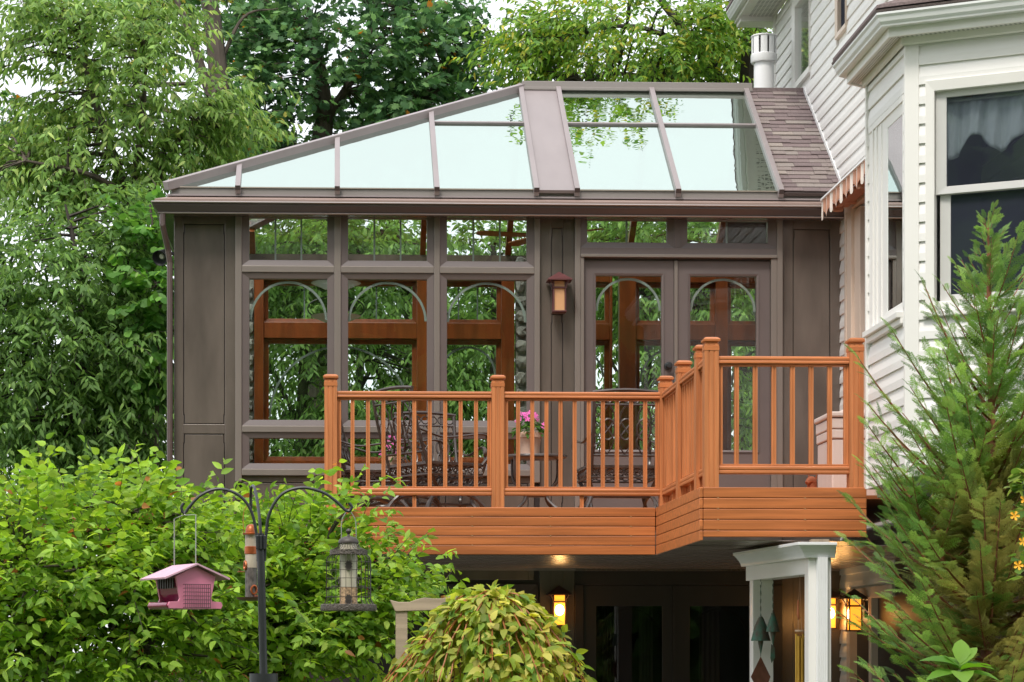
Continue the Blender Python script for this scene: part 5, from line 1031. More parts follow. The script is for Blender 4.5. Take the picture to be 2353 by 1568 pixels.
# ================================================================ foliage
def unit(a): return a/np.maximum(np.linalg.norm(a, axis=-1, keepdims=True), 1e-9)
def mk_template(kind):
    if kind == 'lance':
        v = np.array([(0, 0, 0), (-.42, .30, -.02), (.42, .30, -.02), (-.36, .62, -.09), (.36, .62, -.09), (0, 1, -.26)], float); f = [(0, 1, 2), (1, 3, 4, 2), (3, 5, 4)]
    elif kind == 'ovate':
        v = np.array([(0, 0, 0), (-.45, .25, .06), (0, .25, -.01), (.45, .25, .06), (-.46, .52, .02), (0, .54, -.06), (.46, .52, .02), (-.24, .80, -.08), (0, .82, -.13), (.24, .80, -.08), (0, 1.0, -.22)], float)
        f = [(0, 1, 2), (0, 2, 3), (1, 4, 5, 2), (2, 5, 6, 3), (4, 7, 8, 5), (5, 8, 9, 6), (7, 10, 8), (8, 10, 9)]
    elif kind == 'round':
        a = [(0, 0), (-.34, .10), (-.50, .38), (-.40, .68), (0, 1), (.40, .68), (.50, .38), (.34, .10)]; v = np.array([(0, .42, -.05)]+[(x, y, .04*abs(x)-.10*y*y) for x, y in a], float); f = [(0, i+1, (i+1) % 8+1) for i in range(8)]
    elif kind == 'lobed':
        a = [(0, 0), (-.16, .16), (-.50, .22), (-.26, .38), (-.60, .62), (-.24, .62), (-.26, .86), (0, 1.0), (.26, .86), (.24, .62), (.60, .62), (.26, .38), (.50, .22), (.16, .16)]
        v = np.array([(0, .45, .0)]+[(x, y, -.10*y*y-.12*abs(x)) for x, y in a], float); f = [(0, i+1, (i+1) % 14+1) for i in range(14)]
    return v, f
TPL = {k: mk_template(k) for k in ('lance', 'ovate', 'round', 'lobed')}
def raw_mesh(name, V, faces_flat, starts, totals, col, m, smooth=True):
    me = bpy.data.meshes.new(name); me.vertices.add(len(V)); me.vertices.foreach_set('co', np.ascontiguousarray(V, dtype=np.float32).ravel())
    me.loops.add(len(faces_flat)); me.loops.foreach_set('vertex_index', faces_flat.astype(np.int32)); me.polygons.add(len(starts)); me.polygons.foreach_set('loop_start', starts.astype(np.int32))
    me.update(calc_edges=True)
    ca = me.color_attributes.new('Col', 'FLOAT_COLOR', 'POINT'); c4 = np.ones((len(V), 4), dtype=np.float32); c4[:, :3] = col; ca.data.foreach_set('color', c4.ravel())
    if smooth: me.polygons.foreach_set('use_smooth', np.ones(len(starts), dtype=bool))
    me.materials.append(m); return me
def tpl_mesh(name, tv, tf, pos, d, n, L, W, col, m):
    N = len(pos); d = unit(d); s = unit(np.cross(d, n)); n = np.cross(s, d); k = len(tv)
    V = pos[:, None, :]+s[:, None, :]*(tv[None, :, 0:1]*W[:, None, None])+d[:, None, :]*(tv[None, :, 1:2]*L[:, None, None])+n[:, None, :]*(tv[None, :, 2:3]*L[:, None, None])
    fl = np.concatenate([np.array(f) for f in tf]); tot = np.array([len(f) for f in tf]); st = np.concatenate([[0], np.cumsum(tot)[:-1]])
    FF = (fl[None, :]+(np.arange(N)*k)[:, None]).ravel(); ST = (st[None, :]+(np.arange(N)*len(fl))[:, None]).ravel()
    return raw_mesh(name, V.reshape(-1, 3), FF, ST, None, np.repeat(col, k, axis=0), m)
PALM = {}
def add_foliage(parent, kind, pos, d, n, L, W, col, name='foliage', singles=0, m=None, leafname='leaf'):
    m = m or LEAFM; base = np.array(rootloc(parent)); tv, tf = TPL[kind]; keep = np.ones(len(pos), bool)
    if singles:
        dist = np.linalg.norm(pos-np.array(CAM), axis=1)/L; a_, b_ = pos[:, 0]-CAM[0], pos[:, 1]-CAM[1]
        dep = a_*SN+b_*CS; px = CX+F_PX*(a_*CS-b_*SN)/dep; py = HY-F_PX*(pos[:, 2]-CAM[2])/dep
        dist = np.where((px > 0) & (px < 2353) & (py > 0) & (py < 1568), dist, 1e9); idx = np.argsort(dist)[:singles]; keep[idx] = False
        dn = unit(d[idx]); sn = unit(np.cross(dn, n[idx])); nn = np.cross(sn, dn)
        for q, i in enumerate(idx):
            ci = tuple(np.round(col[i]*14)/14 if True else col[i]); key = (kind, tuple(np.round(col[i]/0.03).astype(int)))
            if key not in PALM:
                PALM[key] = tpl_mesh(leafname, tv, tf, np.zeros((1, 3)), np.array([[0, 1., 0]]), np.array([[0, 0, 1.]]), np.ones(1), np.ones(1), col[i][None, :], m)
            from mathutils import Matrix
            R = Matrix((sn[q], dn[q], nn[q])).transposed()
            put(leafname, PALM[key], parent, pos[i], R.to_euler(), (float(W[i]), float(L[i]), float(L[i])))
    me = tpl_mesh(name, tv, tf, pos[keep]-base, d[keep], n[keep], L[keep], W[keep], col[keep], m)
    o = bpy.data.objects.new(name, me); COL.objects.link(o); o.parent = parent; o['kind'] = 'stuff'; return o
def palette(rg, N, cols, wts, jit=0.22):
    c = 1.75*np.array(cols)[rg.choice(len(cols), N, p=np.array(wts)/sum(wts))]; return c*np.clip(1+rg.normal(0, jit, (N, 1)), 0.5, 1.6)
class Noise3:
    def __init__(s, rg, sc_): s.k = rg.normal(0, 1, (6, 3))*sc_; s.p = rg.uniform(0, 6.28, 6)
    def __call__(s, P): return np.sin(P@s.k.T+s.p).mean(axis=1)
def clumps(rg, ells, gap=-9, nsc=1.2):
    out = []; nz = Noise3(rg, nsc)
    for cx, cy, cz, rx, ry, rz, n in ells:
        u = unit(rg.normal(0, 1, (n*3, 3)))*(rg.uniform(0.12, 1, (n*3, 1))**0.5); P = u*np.array([rx, ry, rz])+np.array([cx, cy, cz]); P = P[nz(P) > gap][:n]; out.append(P)
    return np.concatenate(out)
def twigs(rg, C, axis, cr, nt, tl, nl, lL, lW, droop, spread=0.6, up=0.25, hang=0.5, zflat=0.7):
    """C clump centres -> leaf arrays. Each clump holds nt twigs with nl leaves each"""
    K = len(C); P0 = np.repeat(C, nt, 0)+rg.normal(0, 1, (K*nt, 3))*cr*np.array([1, 1, zflat]); out = P0-np.repeat(C, nt, 0)
    ax = np.repeat(C, nt, 0)-axis; ax[:, 2] *= 0.3; D = unit(unit(out)*0.7+unit(ax)*0.8+rg.normal(0, spread, P0.shape)*0.6+np.array([0, 0, up]))
    TL = tl*rg.uniform(0.6, 1.25, (len(P0), 1)); T = (np.arange(nl)+0.6)/nl
    pos = P0[:, None, :]+D[:, None, :]*(TL[:, None, :]*T[None, :, None])+np.array([0, 0, -1.])*(droop*TL[:, None, :]*(T**2)[None, :, None])
    tan = unit(D[:, None, :]+np.array([0, 0, -2*droop])*T[None, :, None]); side = unit(np.cross(tan, np.array([0, 0, 1.]))); sg = np.where(np.arange(nl) % 2 == 0, 1., -1.)[None, :, None]
    d = unit(tan*0.55+side*sg*0.75+np.array([0, 0, -hang])+rg.normal(0, 0.28, pos.shape)); n = np.cross(side, tan)*1.0+rg.normal(0, 0.45, pos.shape)
    M = pos.shape[0]*nl; L = lL*rg.uniform(0.65, 1.25, M); W = lW*rg.uniform(0.75, 1.2, M)
    return pos.reshape(-1, 3), d.reshape(-1, 3), n.reshape(-1, 3), L, W, P0, D, TL[:, 0]
BARK = mat('grey_brown_bark', (0.085, 0.066, 0.052), 0.9, 0.35, (10, 10, 3), 0.9, (30, 30, 7)); BARKD = mat('dark_bark', (0.045, 0.036, 0.030), 0.9, 0.35, (10, 10, 3), 0.9, (30, 30, 7))
def tree(name, label, cat, base, limbs, ells, cols, wts, kind, lL, lW, seed, nt=14, tl=0.5, nl=9, cr=0.28, droop=0.35, hang=0.5, gap=-0.2, group=None, bark=BARK, singles=0, twr=0.004, ntw=400, up=0.25, nsc=1.2, cut=None):
    rg = np.random.default_rng(seed); t = thing(name, base, label, cat, group); lm = [l for l, r in limbs]; tr = MB()
    samp = []
    for i, (pts, (r0, r1)) in enumerate(limbs):
        sp_ = spline(pts, 6); k = len(sp_); MB().tube(sp_, [r0+(r1-r0)*j/(k-1) for j in range(k)], 9 if i == 0 else 7).build('trunk' if i == 0 else 'limb', bark, t, smooth=True); samp += [tuple(p) for p in sp_[k//4:]]
    S = np.array(samp); C = clumps(rg, ells, gap, nsc); axis = C.mean(axis=0)
    pos, d, n, L, W, P0, D, TL = twigs(rg, C, axis, cr, nt, tl, nl, lL, lW, droop, hang=hang, up=up)
    br = MB()
    for c in C:
        j = np.argmin(((S-c)**2).sum(1)+2.0*np.maximum(0, S[:, 2]-c[2])**2); p = Vector(S[j]); q_ = Vector(c); mid = (p+q_)/2+Vector((0, 0, 0.10*(q_-p).length)); br.tube([p, p*.55+mid*.45, mid, q_], [0.020, 0.015, 0.011, 0.006], 4, cap=False)
    for i in rg.choice(len(P0), min(ntw, len(P0)), replace=False):
        p = Vector(P0[i]); dd = Vector(D[i]); l = TL[i]; br.tube([p, p+dd*l*.5+Vector((0, 0, -droop*l*.25)), p+dd*l+Vector((0, 0, -droop*l))], [twr*1.3, twr, twr*.5], 3, cap=False)
    o = br.build('branches', bark, t); o['kind'] = 'stuff'
    col = palette(rg, len(pos), cols, wts)
    hh = (pos[:, 2]-pos[:, 2].min())/max(1e-6, np.ptp(pos[:, 2])); 
    if cut is not None:
        k = ~cut(pos); pos, d, n, L, W, col = pos[k], d[k], n[k], L[k], W[k], col[k]
    add_foliage(t, kind, pos, d, n, L, W, col, 'crown', singles); return t
def E(px, py, Y, rpx, rpy, ry, n):
    c = at(px, py, Y); s_ = F_PX/(Y+21.4); return (c.x, Y, c.z, rpx/s_, ry, rpy/s_, n)
def Q(px, py, Y): return tuple(at(px, py, Y))
def gnd(px, Y): return (at(px, 1000, Y).x, Y, 0.0)
incons = lambda p: (p[:, 0] > xa-0.12) & (p[:, 1] > -0.4) & (p[:, 1] < YB+0.2) & (p[:, 2] < 6.3)
LG = [(0.155, 0.240, 0.062), (0.112, 0.190, 0.048), (0.076, 0.138, 0.036), (0.23, 0.29, 0.090)]
DG = [(0.080, 0.150, 0.038), (0.112, 0.195, 0.050), (0.054, 0.105, 0.029), (0.15, 0.24, 0.060)]
OK_ = [(0.050, 0.112, 0.042), (0.074, 0.150, 0.052), (0.105, 0.190, 0.068), (0.26, 0.115, 0.02), (0.030, 0.070, 0.030)]
WN = [(0.110, 0.205, 0.034), (0.15, 0.24, 0.045), (0.065, 0.14, 0.028), (0.32, 0.30, 0.05), (0.20, 0.26, 0.05)]
GT = 'trees behind the conservatory'
# tall pale tree, upper left
Y = 6.4; b = gnd(330, Y)
tree('broadleaf_tree', 'tall pale green drooping-leaf tree filling the upper left', 'tree', b,
     [([b, Q(325, 900, Y), Q(315, 560, Y), Q(300, 420, Y)], (0.16, 0.08)), ([Q(312, 480, Y), Q(250, 330, Y), Q(200, 160, Y), Q(190, 40, Y)], (0.07, 0.02)), ([Q(318, 520, Y), Q(400, 340, Y), Q(500, 230, Y)], (0.06, 0.015)), ([Q(310, 460, Y), Q(200, 400, Y-.5), Q(60, 370, Y-.6)], (0.05, 0.015)), ([Q(305, 430, Y), Q(330, 250, Y), Q(330, 60, Y)], (0.05, 0.015))],
     [E(250, 230, Y, 250, 215, 1.2, 80), E(290, 60, Y, 210, 80, 0.9, 22), E(470, 240, Y, 105, 100, 0.7, 24), E(40, 390, Y, 120, 120, 0.9, 30), E(170, 430, Y, 120, 60, 0.7, 18), E(90, 130, Y, 120, 130, 0.9, 20), E(350, 380, Y, 110, 60, 0.7, 14)],
     LG, (4, 4, 3, 1.4), 'lance', 0.126, 0.043, 21, nt=9, tl=0.40, nl=10, cr=0.18, droop=0.4, hang=0.55, gap=-0.05, nsc=2.2, group=GT, cut=incons)
# darker tree to the left of the conservatory
Y = 4.5; b = gnd(150, Y)
tree('cherry_tree', 'dark green cherry tree left of the conservatory wall', 'tree', b,
     [([b, Q(140, 1200, Y), Q(170, 950, Y), Q(190, 700, Y)], (0.13, 0.06)), ([Q(165, 980, Y), Q(100, 820, Y), Q(20, 700, Y)], (0.05, 0.015)), ([Q(180, 850, Y), Q(280, 720, Y), Q(340, 640, Y)], (0.05, 0.015)), ([Q(190, 700, Y), Q(170, 560, Y), Q(150, 470, Y)], (0.05, 0.012)), ([Q(150, 1080, Y), Q(260, 960, Y), Q(330, 930, Y)], (0.04, 0.012))],
     [E(160, 660, Y, 190, 220, 1.0, 90), E(120, 900, Y, 200, 170, 1.0, 80), E(290, 820, Y, 90, 220, 0.8, 60), E(0, 780, Y, 120, 260, 0.9, 50), E(320, 560, Y, 60, 120, 0.7, 24), E(240, 1040, Y, 150, 110, 0.8, 40)],
     DG, (4, 3, 3, 1.2), 'lance', 0.116, 0.041, 33, nt=8, tl=0.42, nl=10, cr=0.18, droop=0.4, hang=0.55, gap=-0.12, nsc=2.2, group=GT, cut=incons, bark=BARKD)
Y = 8.5; b = gnd(60, Y)
tree('understory_tree', 'shaded dense tree low behind the dark cherry', 'tree', b, [([b, Q(70, 1200, Y), Q(90, 800, Y)], (0.12, 0.05)), ([Q(75, 1100, Y), Q(220, 900, Y), Q(320, 800, Y)], (0.05, 0.02))],
     [E(80, 900, Y, 260, 260, 0.9, 70), E(310, 900, Y, 140, 280, 0.8, 50)], DG, (3, 2, 4, 0.6), 'lance', 0.15, 0.06, 35, nt=6, tl=0.45, nl=9, cr=0.26, gap=-0.2, group=GT, cut=incons, bark=BARKD, ntw=150)
# oak
Y = 11.0; b = gnd(740, Y)
tree('oak_tree', 'dark lobed-leaf oak with orange-tinged leaves above the glass roof', 'tree', b,
     [([b, Q(738, 900, Y), Q(735, 560, Y), Q(728, 380, Y), Q(745, 260, Y), Q(715, 60, Y)], (0.24, 0.10)), ([Q(735, 420, Y), Q(860, 330, Y), Q(960, 245, Y), Q(1060, 160, Y), Q(1130, 90, Y)], (0.085, 0.03)), ([Q(740, 520, Y), Q(650, 340, Y), Q(560, 300, Y), Q(500, 330, Y)], (0.05, 0.015)), ([Q(735, 300, Y), Q(840, 120, Y), Q(870, -40, Y)], (0.07, 0.03)), ([Q(950, 255, Y), Q(1020, 260, Y), Q(1100, 190, Y)], (0.03, 0.012))],
     [E(800, 130, Y, 290, 170, 1.4, 120), E(640, 300, Y, 120, 110, 1.0, 46), E(900, 290, Y, 180, 100, 1.0, 46), E(1060, 190, Y, 110, 120, 0.9, 26), E(600, 90, Y, 110, 130, 1.0, 34), E(1000, 30, Y, 170, 80, 1.0, 36)],
     OK_, (4, 3, 2, 0.10, 3), 'lobed', 0.125, 0.125, 41, nt=5, tl=0.42, nl=6, cr=0.22, droop=0.2, hang=0.4, gap=-0.1, nsc=2.0, group=GT)
b = gnd(490, 10.0); Y = 10.0
tree('maple_tree', 'maple with an orange-barked forked trunk behind the pale tree', 'tree', b,
     [([b, Q(510, 700, Y), Q(512, 400, Y), Q(505, 220, Y), Q(490, 60, Y), Q(470, -60, Y)], (0.20, 0.10)), ([Q(510, 300, Y), Q(440, 90, Y), Q(390, -40, Y)], (0.08, 0.03)), ([Q(500, 160, Y), Q(560, 40, Y), Q(640, 20, Y)], (0.035, 0.006))],
     [E(540, 380, Y, 110, 120, 0.8, 34), E(430, 20, 13.0, 170, 70, 1.0, 30), E(40, 60, Y, 110, 160, 0.9, 24), E(90, 260, Y, 90, 110, 0.7, 18)], [(0.045, 0.11, 0.035), (0.09, 0.17, 0.045), (0.30, 0.27, 0.06), (0.30, 0.14, 0.02)], (4, 3, 1.2, 0.12), 'lobed', 0.12, 0.12, 43, nt=6, tl=0.4, nl=7, cr=0.22, droop=0.2, gap=-0.1, nsc=2.0, group=GT)
ob = MB(); c = Vector(Q(508, 120, 9.86)); ob.add([tuple(c+Vector((0.02*math.cos(a)*s_, -0.06*(1-abs(z_)/0.22), z_))) for z_, s_ in ((0.2, 0.5), (0.1, 2.0), (-0.05, 3.0), (-0.2, 0.6)) for a in (0, math.pi)], [(0, 1, 3, 2), (2, 3, 5, 4), (4, 5, 7, 6)])
# walnut on the right, with a high limb leaning over the roof
Y = 9.5; b = gnd(1722, Y)
tree('walnut_tree', 'bright yellow-green walnut tree behind the ridge and the white flue', 'tree', b,
     [([b, Q(1722, 700, Y), Q(1722, 300, Y), Q(1728, 120, Y), Q(1735, -80, Y), (4.6, 7.5, 12.5)], (0.20, 0.10)), ([Q(1725, 330, Y), Q(1640, 160, Y), Q(1540, 30, Y), Q(1480, -40, Y)], (0.085, 0.035)), ([Q(1690, 260, Y), Q(1520, 190, Y), Q(1420, 170, Y), Q(1340, 190, Y)], (0.05, 0.015)), ([Q(1600, 110, Y), Q(1440, 60, Y), Q(1250, 100, Y)], (0.045, 0.012)), ([(4.6, 7.5, 12.5), (4.2, 6.8, 13.5), (3.4, 5.7, 13.6)], (0.07, 0.03))],
     [E(1400, 80, Y, 230, 110, 1.1, 70), E(1600, 110, Y, 150, 110, 1.1, 60), E(1300, 150, Y, 150, 80, 0.9, 36), E(1480, 180, Y, 240, 60, 1.0, 46), E(1680, 60, Y, 80, 130, 0.9, 26), (3.35, 5.42, 13.6, 0.75, 0.45, 0.45, 26)],
     WN, (4, 3, 2.4, 0.9, 1.6), 'lance', 0.118, 0.044, 51, nt=6, tl=0.48, nl=11, cr=0.2, droop=0.25, hang=0.35, gap=-0.12, nsc=2.0, group=GT, bark=BARKD)
# understory seen through the conservatory
GB = 'trees seen through the conservatory'
for i, (px, Y, ells, lab) in enumerate((
    (690, 8.0, [E(690, 830, 8.0, 130, 260, 0.9, 64), E(650, 600, 8.0, 100, 110, 0.8, 22), E(800, 700, 8.0, 90, 240, 0.8, 36), E(900, 900, 8.0, 150, 170, 0.8, 50)], 'green tree behind the left conservatory windows'),
    (930, 9.0, [E(880, 620, 9.0, 130, 130, 0.9, 34), E(980, 880, 9.0, 120, 190, 0.8, 50), E(760, 560, 9.0, 120, 90, 0.8, 22)], 'green tree behind the middle conservatory window'),
    (1130, 8.4, [E(1110, 830, 8.4, 90, 170, 0.8, 40), E(1150, 600, 8.4, 80, 90, 0.8, 18), E(1080, 1000, 8.4, 120, 120, 0.8, 30)], 'thin tree with pale gaps behind the third window'),
    (820, 13.0, [E(700, 800, 13.0, 200, 330, 0.9, 60), E(960, 760, 13.0, 180, 300, 0.9, 46)], 'shaded tree far behind the left and middle windows'),
    (1560, 13.0, [E(1440, 640, 13.0, 150, 200, 0.9, 36), E(1640, 640, 13.0, 130, 200, 0.9, 34)], 'shaded tree far behind the glazed doors'),
    (1480, 8.2, [E(1430, 720, 8.2, 80, 150, 0.8, 28), E(1540, 800, 8.2, 90, 190, 0.8, 36), E(1430, 960, 8.2, 120, 100, 0.8, 26), E(1450, 560, 8.2, 120, 60, 0.8, 26), E(1640, 560, 8.2, 110, 60, 0.8, 20), E(1680, 800, 8.2, 80, 250, 0.8, 40)], 'leafy tree close behind the glazed doors'))):
    b = gnd(px, Y); c = ells[0]
    tree('garden_tree', lab, 'tree', b, [([b, Q(px, 1100, Y), Q(px+8, 800, Y), Q(px+4, 560, Y)], (0.10, 0.04)), ([Q(px, 980, Y), Q(px-90, 800, Y)], (0.04, 0.015)), ([Q(px+4, 900, Y), Q(px+100, 720, Y)], (0.04, 0.015))],
         ells, DG+[(0.10, 0.19, 0.04)], (3, 4, 1.6, 2, 2), 'lance', 0.122, 0.044, 60+i, nt=10, tl=0.45, nl=9, cr=0.2, droop=0.4, hang=0.65, gap=-0.12, nsc=2.0, group=GB, bark=BARKD, ntw=200, cut=incons)
# vine on the back corner of the conservatory
Y = 4.0; b = gnd(362, Y)
tree('climbing_vine', 'bright round-leaved vine beside the conservatory downspout', 'vine', b, [([b, Q(360, 1000, Y), Q(368, 700, Y), Q(345, 470, Y)], (0.03, 0.012))],
     [E(360, 720, Y, 22, 210, 0.3, 22), E(352, 520, Y, 26, 50, 0.3, 7)], [(0.070, 0.165, 0.030), (0.095, 0.20, 0.038), (0.045, 0.115, 0.025)], (3, 2, 2), 'round', 0.105, 0.10, 71, nt=8, tl=0.25, nl=6, cr=0.14, droop=0.3, hang=0.5, gap=-2, cut=incons, ntw=60)
# ---- dogwood shrubs in front of the deck
DW = [(0.140, 0.240, 0.030), (0.195, 0.300, 0.045), (0.085, 0.165, 0.024), (0.24, 0.32, 0.06), (0.26, 0.12, 0.04)]
BERRY = mat('red_berry', (0.30, 0.03, 0.02), 0.4)
def shrub(px, Y, ells, lab, seed, limbs, twn):
    b = gnd(px, Y); t = tree('dogwood_shrub', lab, 'shrub', b, [([b]+l, r) for l, r in limbs], ells, DW, (4, 3.2, 3, 0.8, 0.10), 'ovate', 0.070, 0.037, seed, nt=6, tl=0.26, nl=8, cr=0.12, droop=0.12, hang=0.28, gap=-0.3, group='dogwood shrubs before the deck', singles=300, twr=0.0022, ntw=700, up=0.45, nsc=2.5)
    rg = random.Random(seed); mb = MB()
    for k in range(40):
        e = rg.choice(ells); p = Vector((e[0]+rg.uniform(-.9, .9)*e[3], e[1]-e[4]*rg.uniform(.3, 1), e[2]+rg.uniform(-.6, .85)*e[5]))
        for _ in range(6):
            c = p+Vector((rg.gauss(0, .018), rg.gauss(0, .018), rg.gauss(0, .012))); r_ = 0.0042
            mb.add([(c.x+r_, c.y, c.z), (c.x-r_, c.y, c.z), (c.x, c.y+r_, c.z), (c.x, c.y-r_, c.z), (c.x, c.y, c.z+r_), (c.x, c.y, c.z-r_)], [(0, 2, 4), (2, 1, 4), (1, 3, 4), (3, 0, 4), (2, 0, 5), (1, 2, 5), (3, 1, 5), (0, 3, 5)])
    o = mb.build('berries', BERRY, t); o['kind'] = 'stuff'; return t
Y = -8.2
shrub(330, Y, [E(120, 1325, Y, 220, 165, 0.75, 112), E(350, 1295, Y, 180, 135, 0.7, 84), E(40, 1520, Y, 200, 140, 0.7, 60), E(330, 1480, Y, 180, 130, 0.6, 50), E(270, 1200, Y, 190, 55, 0.5, 28), E(60, 1195, Y, 120, 55, 0.5, 16)],
      'broad bright green dogwood shrub at the lower left behind the pink feeder', 81, [([Q(335, 1560, Y), Q(330, 1500, Y), Q(400, 1420, Y), Q(460, 1360, Y)], (0.035, 0.010)), ([Q(345, 1530, Y), Q(260, 1440, Y), Q(230, 1350, Y)], (0.022, 0.008)), ([Q(340, 1540, Y), Q(120, 1460, Y), Q(40, 1380, Y)], (0.018, 0.006)), ([Q(330, 1500, Y), Q(330, 1300, Y), Q(300, 1180, Y)], (0.018, 0.006))], 0)
Y = -7.2
shrub(700, Y, [E(610, 1330, Y, 150, 100, 0.5, 66), E(690, 1440, Y, 200, 110, 0.55, 84), E(785, 1400, Y, 110, 95, 0.4, 38), E(560, 1490, Y, 170, 100, 0.5, 44), E(820, 1300, Y-.1, 65, 40, 0.3, 13), E(880, 1280, Y, 30, 25, 0.15, 4), E(930, 1395, Y+0.5, 60, 20, 0.2, 8), E(640, 1240, Y, 120, 40, 0.35, 16), E(800, 1190, Y, 12, 40, 0.1, 3)],
      'bright green dogwood shrub spilling over the left end of the deck fascia', 82, [([Q(700, 1560, Y), Q(690, 1450, Y), Q(640, 1330, Y), Q(600, 1250, Y)], (0.028, 0.008)), ([Q(705, 1540, Y), Q(780, 1420, Y), Q(830, 1340, Y), Q(870, 1280, Y)], (0.022, 0.006)), ([Q(700, 1500, Y), Q(720, 1380, Y), Q(740, 1260, Y)], (0.018, 0.006))], 0)
# ---- weeping tree
Y = -8.9; rg = np.random.default_rng(91); b = gnd(1130, Y); WT = thing('weeping_tree', b, 'small weeping tree with yellow-green leaves on arching orange twigs', 'tree')
TWIG = mat('orange_young_bark', (0.34, 0.12, 0.035), 0.6, 0.25, (20, 20, 20)); top = Vector(Q(1128, 1366, Y))
MB().tube(spline([b, (b[0]+.03, Y, 0.9), (b[0]+0.01, Y, 1.5), top], 6), [0.035-0.0008*i for i in range(19)], 8).build('trunk', BARK, WT, smooth=True)
lp, ld, ln = [], [], []
for k in range(84):
    az = 2*math.pi*k*0.381966+rg.normal(0, .15); R = 0.68*math.sqrt(rg.uniform(0.05, 1))*(1-0.22*math.cos(az)); H = rg.uniform(0.30, 0.65); hx, hy = math.cos(az), math.sin(az)*0.85
    st_ = top+Vector((rg.normal(0, .02), rg.normal(0, .02), rg.uniform(-0.05, 0.0))); pts = []
    for i in range(13):
        f = i/12; g_ = min(1, f/.6); r_ = R*(g_+(0.10*(f-.6)/.4 if f > .6 else 0)); zz = (-1.7*r_*r_ if r_ < .4 else -0.272-(r_-.4)*1.1)+0.03*math.sin(g_*math.pi)-(H*((f-.6)/.4)**1.2 if f > .6 else 0)
        pts.append(st_+Vector((hx*r_+rg.normal(0, .006), hy*r_+rg.normal(0, .006), zz)))
    MB().tube(pts, [0.0065-0.0004*i for i in range(13)], 5).build('weeping_branch', TWIG, WT, smooth=True)
    V = [np.array(p) for p in pts]
    for i in range(12):
        for j in range(4):
            f = rg.random(); p = V[i]*(1-f)+V[i+1]*f; tn = unit(V[i+1]-V[i]); o_ = unit(np.array([hx, hy, 0])*0.7+rg.normal(0, .6, 3)+np.array([0, 0, -0.5])+tn*0.25); lp.append(p+o_*0.012); ld.append(o_); ln.append(np.array([hx*0.8, hy*0.8, 0.8])+rg.normal(0, .4, 3))
lp, ld, ln = np.array(lp), np.array(ld), np.array(ln); N = len(lp); col = palette(rg, N, [(0.235, 0.265, 0.045), (0.155, 0.215, 0.03), (0.32, 0.305, 0.070), (0.080, 0.145, 0.025)], (3, 3, 2.4, 1.2))
right = np.clip((lp[:, 0]-b[0])/0.5, -1, 1); col = col*(1+0.18*right[:, None]*np.array([1, .5, .5]))  # warm light from the right painted into the leaf colours
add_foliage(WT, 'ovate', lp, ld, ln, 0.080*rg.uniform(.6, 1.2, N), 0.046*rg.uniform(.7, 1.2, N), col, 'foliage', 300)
# ---- conifer
def spray_template():
    v = []; f = []
    def shoot(p, a, L, w):
        d = np.array([math.sin(a), math.cos(a)]); s = np.array([d[1], -d[0]]); k = len(v)
        for q_, ww in ((0, .6), (0.55, 1.0), (1.0, 0.05)):
            c = p+d*L*q_; z_ = -0.22*(c[1]**2)-0.5*abs(c[0])**2
            v.append((*(c-s*w*ww), z_)); v.append((*(c+s*w*ww), z_))
        f.extend([(k, k+1, k+3, k+2), (k+2, k+3, k+5, k+4)])
    shoot(np.array([0., 0.]), 0, 1.0, 0.014)
    for i in range(8):
        t = 0.06+i*0.108
        for sg in (-1, 1):
            L = (0.52*(1-t)**0.8+0.06)*(0.65+0.5*((i*5+sg*3+7) % 4)/4); a = sg*(0.58+0.1*((i*3) % 3)); p = np.array([0, t+0.03*sg]); shoot(p, a, L, 0.015)
            dd = np.array([math.sin(a), math.cos(a)])
            for q_ in (0.35, 0.65):
                for s2 in (-1, 1): shoot(p+dd*L*q_, a+s2*0.55, L*0.40*(1.15-q_*0.5), 0.013)
    return np.array(v, float), f
TPL['spray'] = spray_template()
Y = -10.4; rg = np.random.default_rng(97); b = gnd(2272, Y); CO = thing('conifer', b, 'feathery green cypress conifer standing before the bay', 'conifer')
ct = Vector(Q(2276, 490, Y)); CB = mat('red_brown_twig', (0.24, 0.085, 0.04), 0.7, 0.25, (20, 20, 20)); H = ct.z
def lead(z_): f = z_/H; return Vector((b[0]+(ct.x-b[0])*f+0.012*math.sin(z_*3), Y+0.012*math.cos(z_*2.3), z_))
MB().tube([lead(H*i/20) for i in range(21)], [0.045*(1-i/20)**0.8+0.003 for i in range(21)], 8).build('trunk', CB, CO, smooth=True)
b2 = [(lead(2.55-0.3), 0.26, 1.55), ]
sp, sd_, sn_, sL = [], [], [], []; nb = 210
brm = MB()
def frond_branch(p0, az, el, L, sub=True):
    d = Vector((math.cos(az)*math.cos(el), math.sin(az)*math.cos(el), math.sin(el))); pts = [p0+d*L*f+Vector((0, 0, (0.10*f*f-0.22*f*(1-f))*L)) for f in [i/8 for i in range(9)]]
    brm.tube(pts, [0.0075*(L/0.6)*(1-f/9)+0.0012 for f in range(9)], 4, cap=False)
    k = max(5, int(L/0.024))
    for i in range(k):
        f = (i+0.8)/k; j = min(7, int(f*8)); p = pts[j].lerp(pts[j+1], f*8-j); tn = (pts[j+1]-pts[j]).normalized(); sdv = tn.cross(Vector((0, 0, 1))).normalized(); up_ = sdv.cross(tn)
        s_ = 1 if i % 2 else -1
        if i == k-1: dd = tn
        else: dd = (tn*1.0+sdv*s_*0.62+up_*float(rg.normal(0.08, 0.22))).normalized()
        sp.append(tuple(p)); sd_.append(tuple(dd)); sn_.append(tuple(up_+Vector(rg.normal(0, .35, 3)))); sL.append((0.145 if L > .35 else 0.06+0.18*L)*(1.05-0.50*f)*rg.uniform(.75, 1.25))
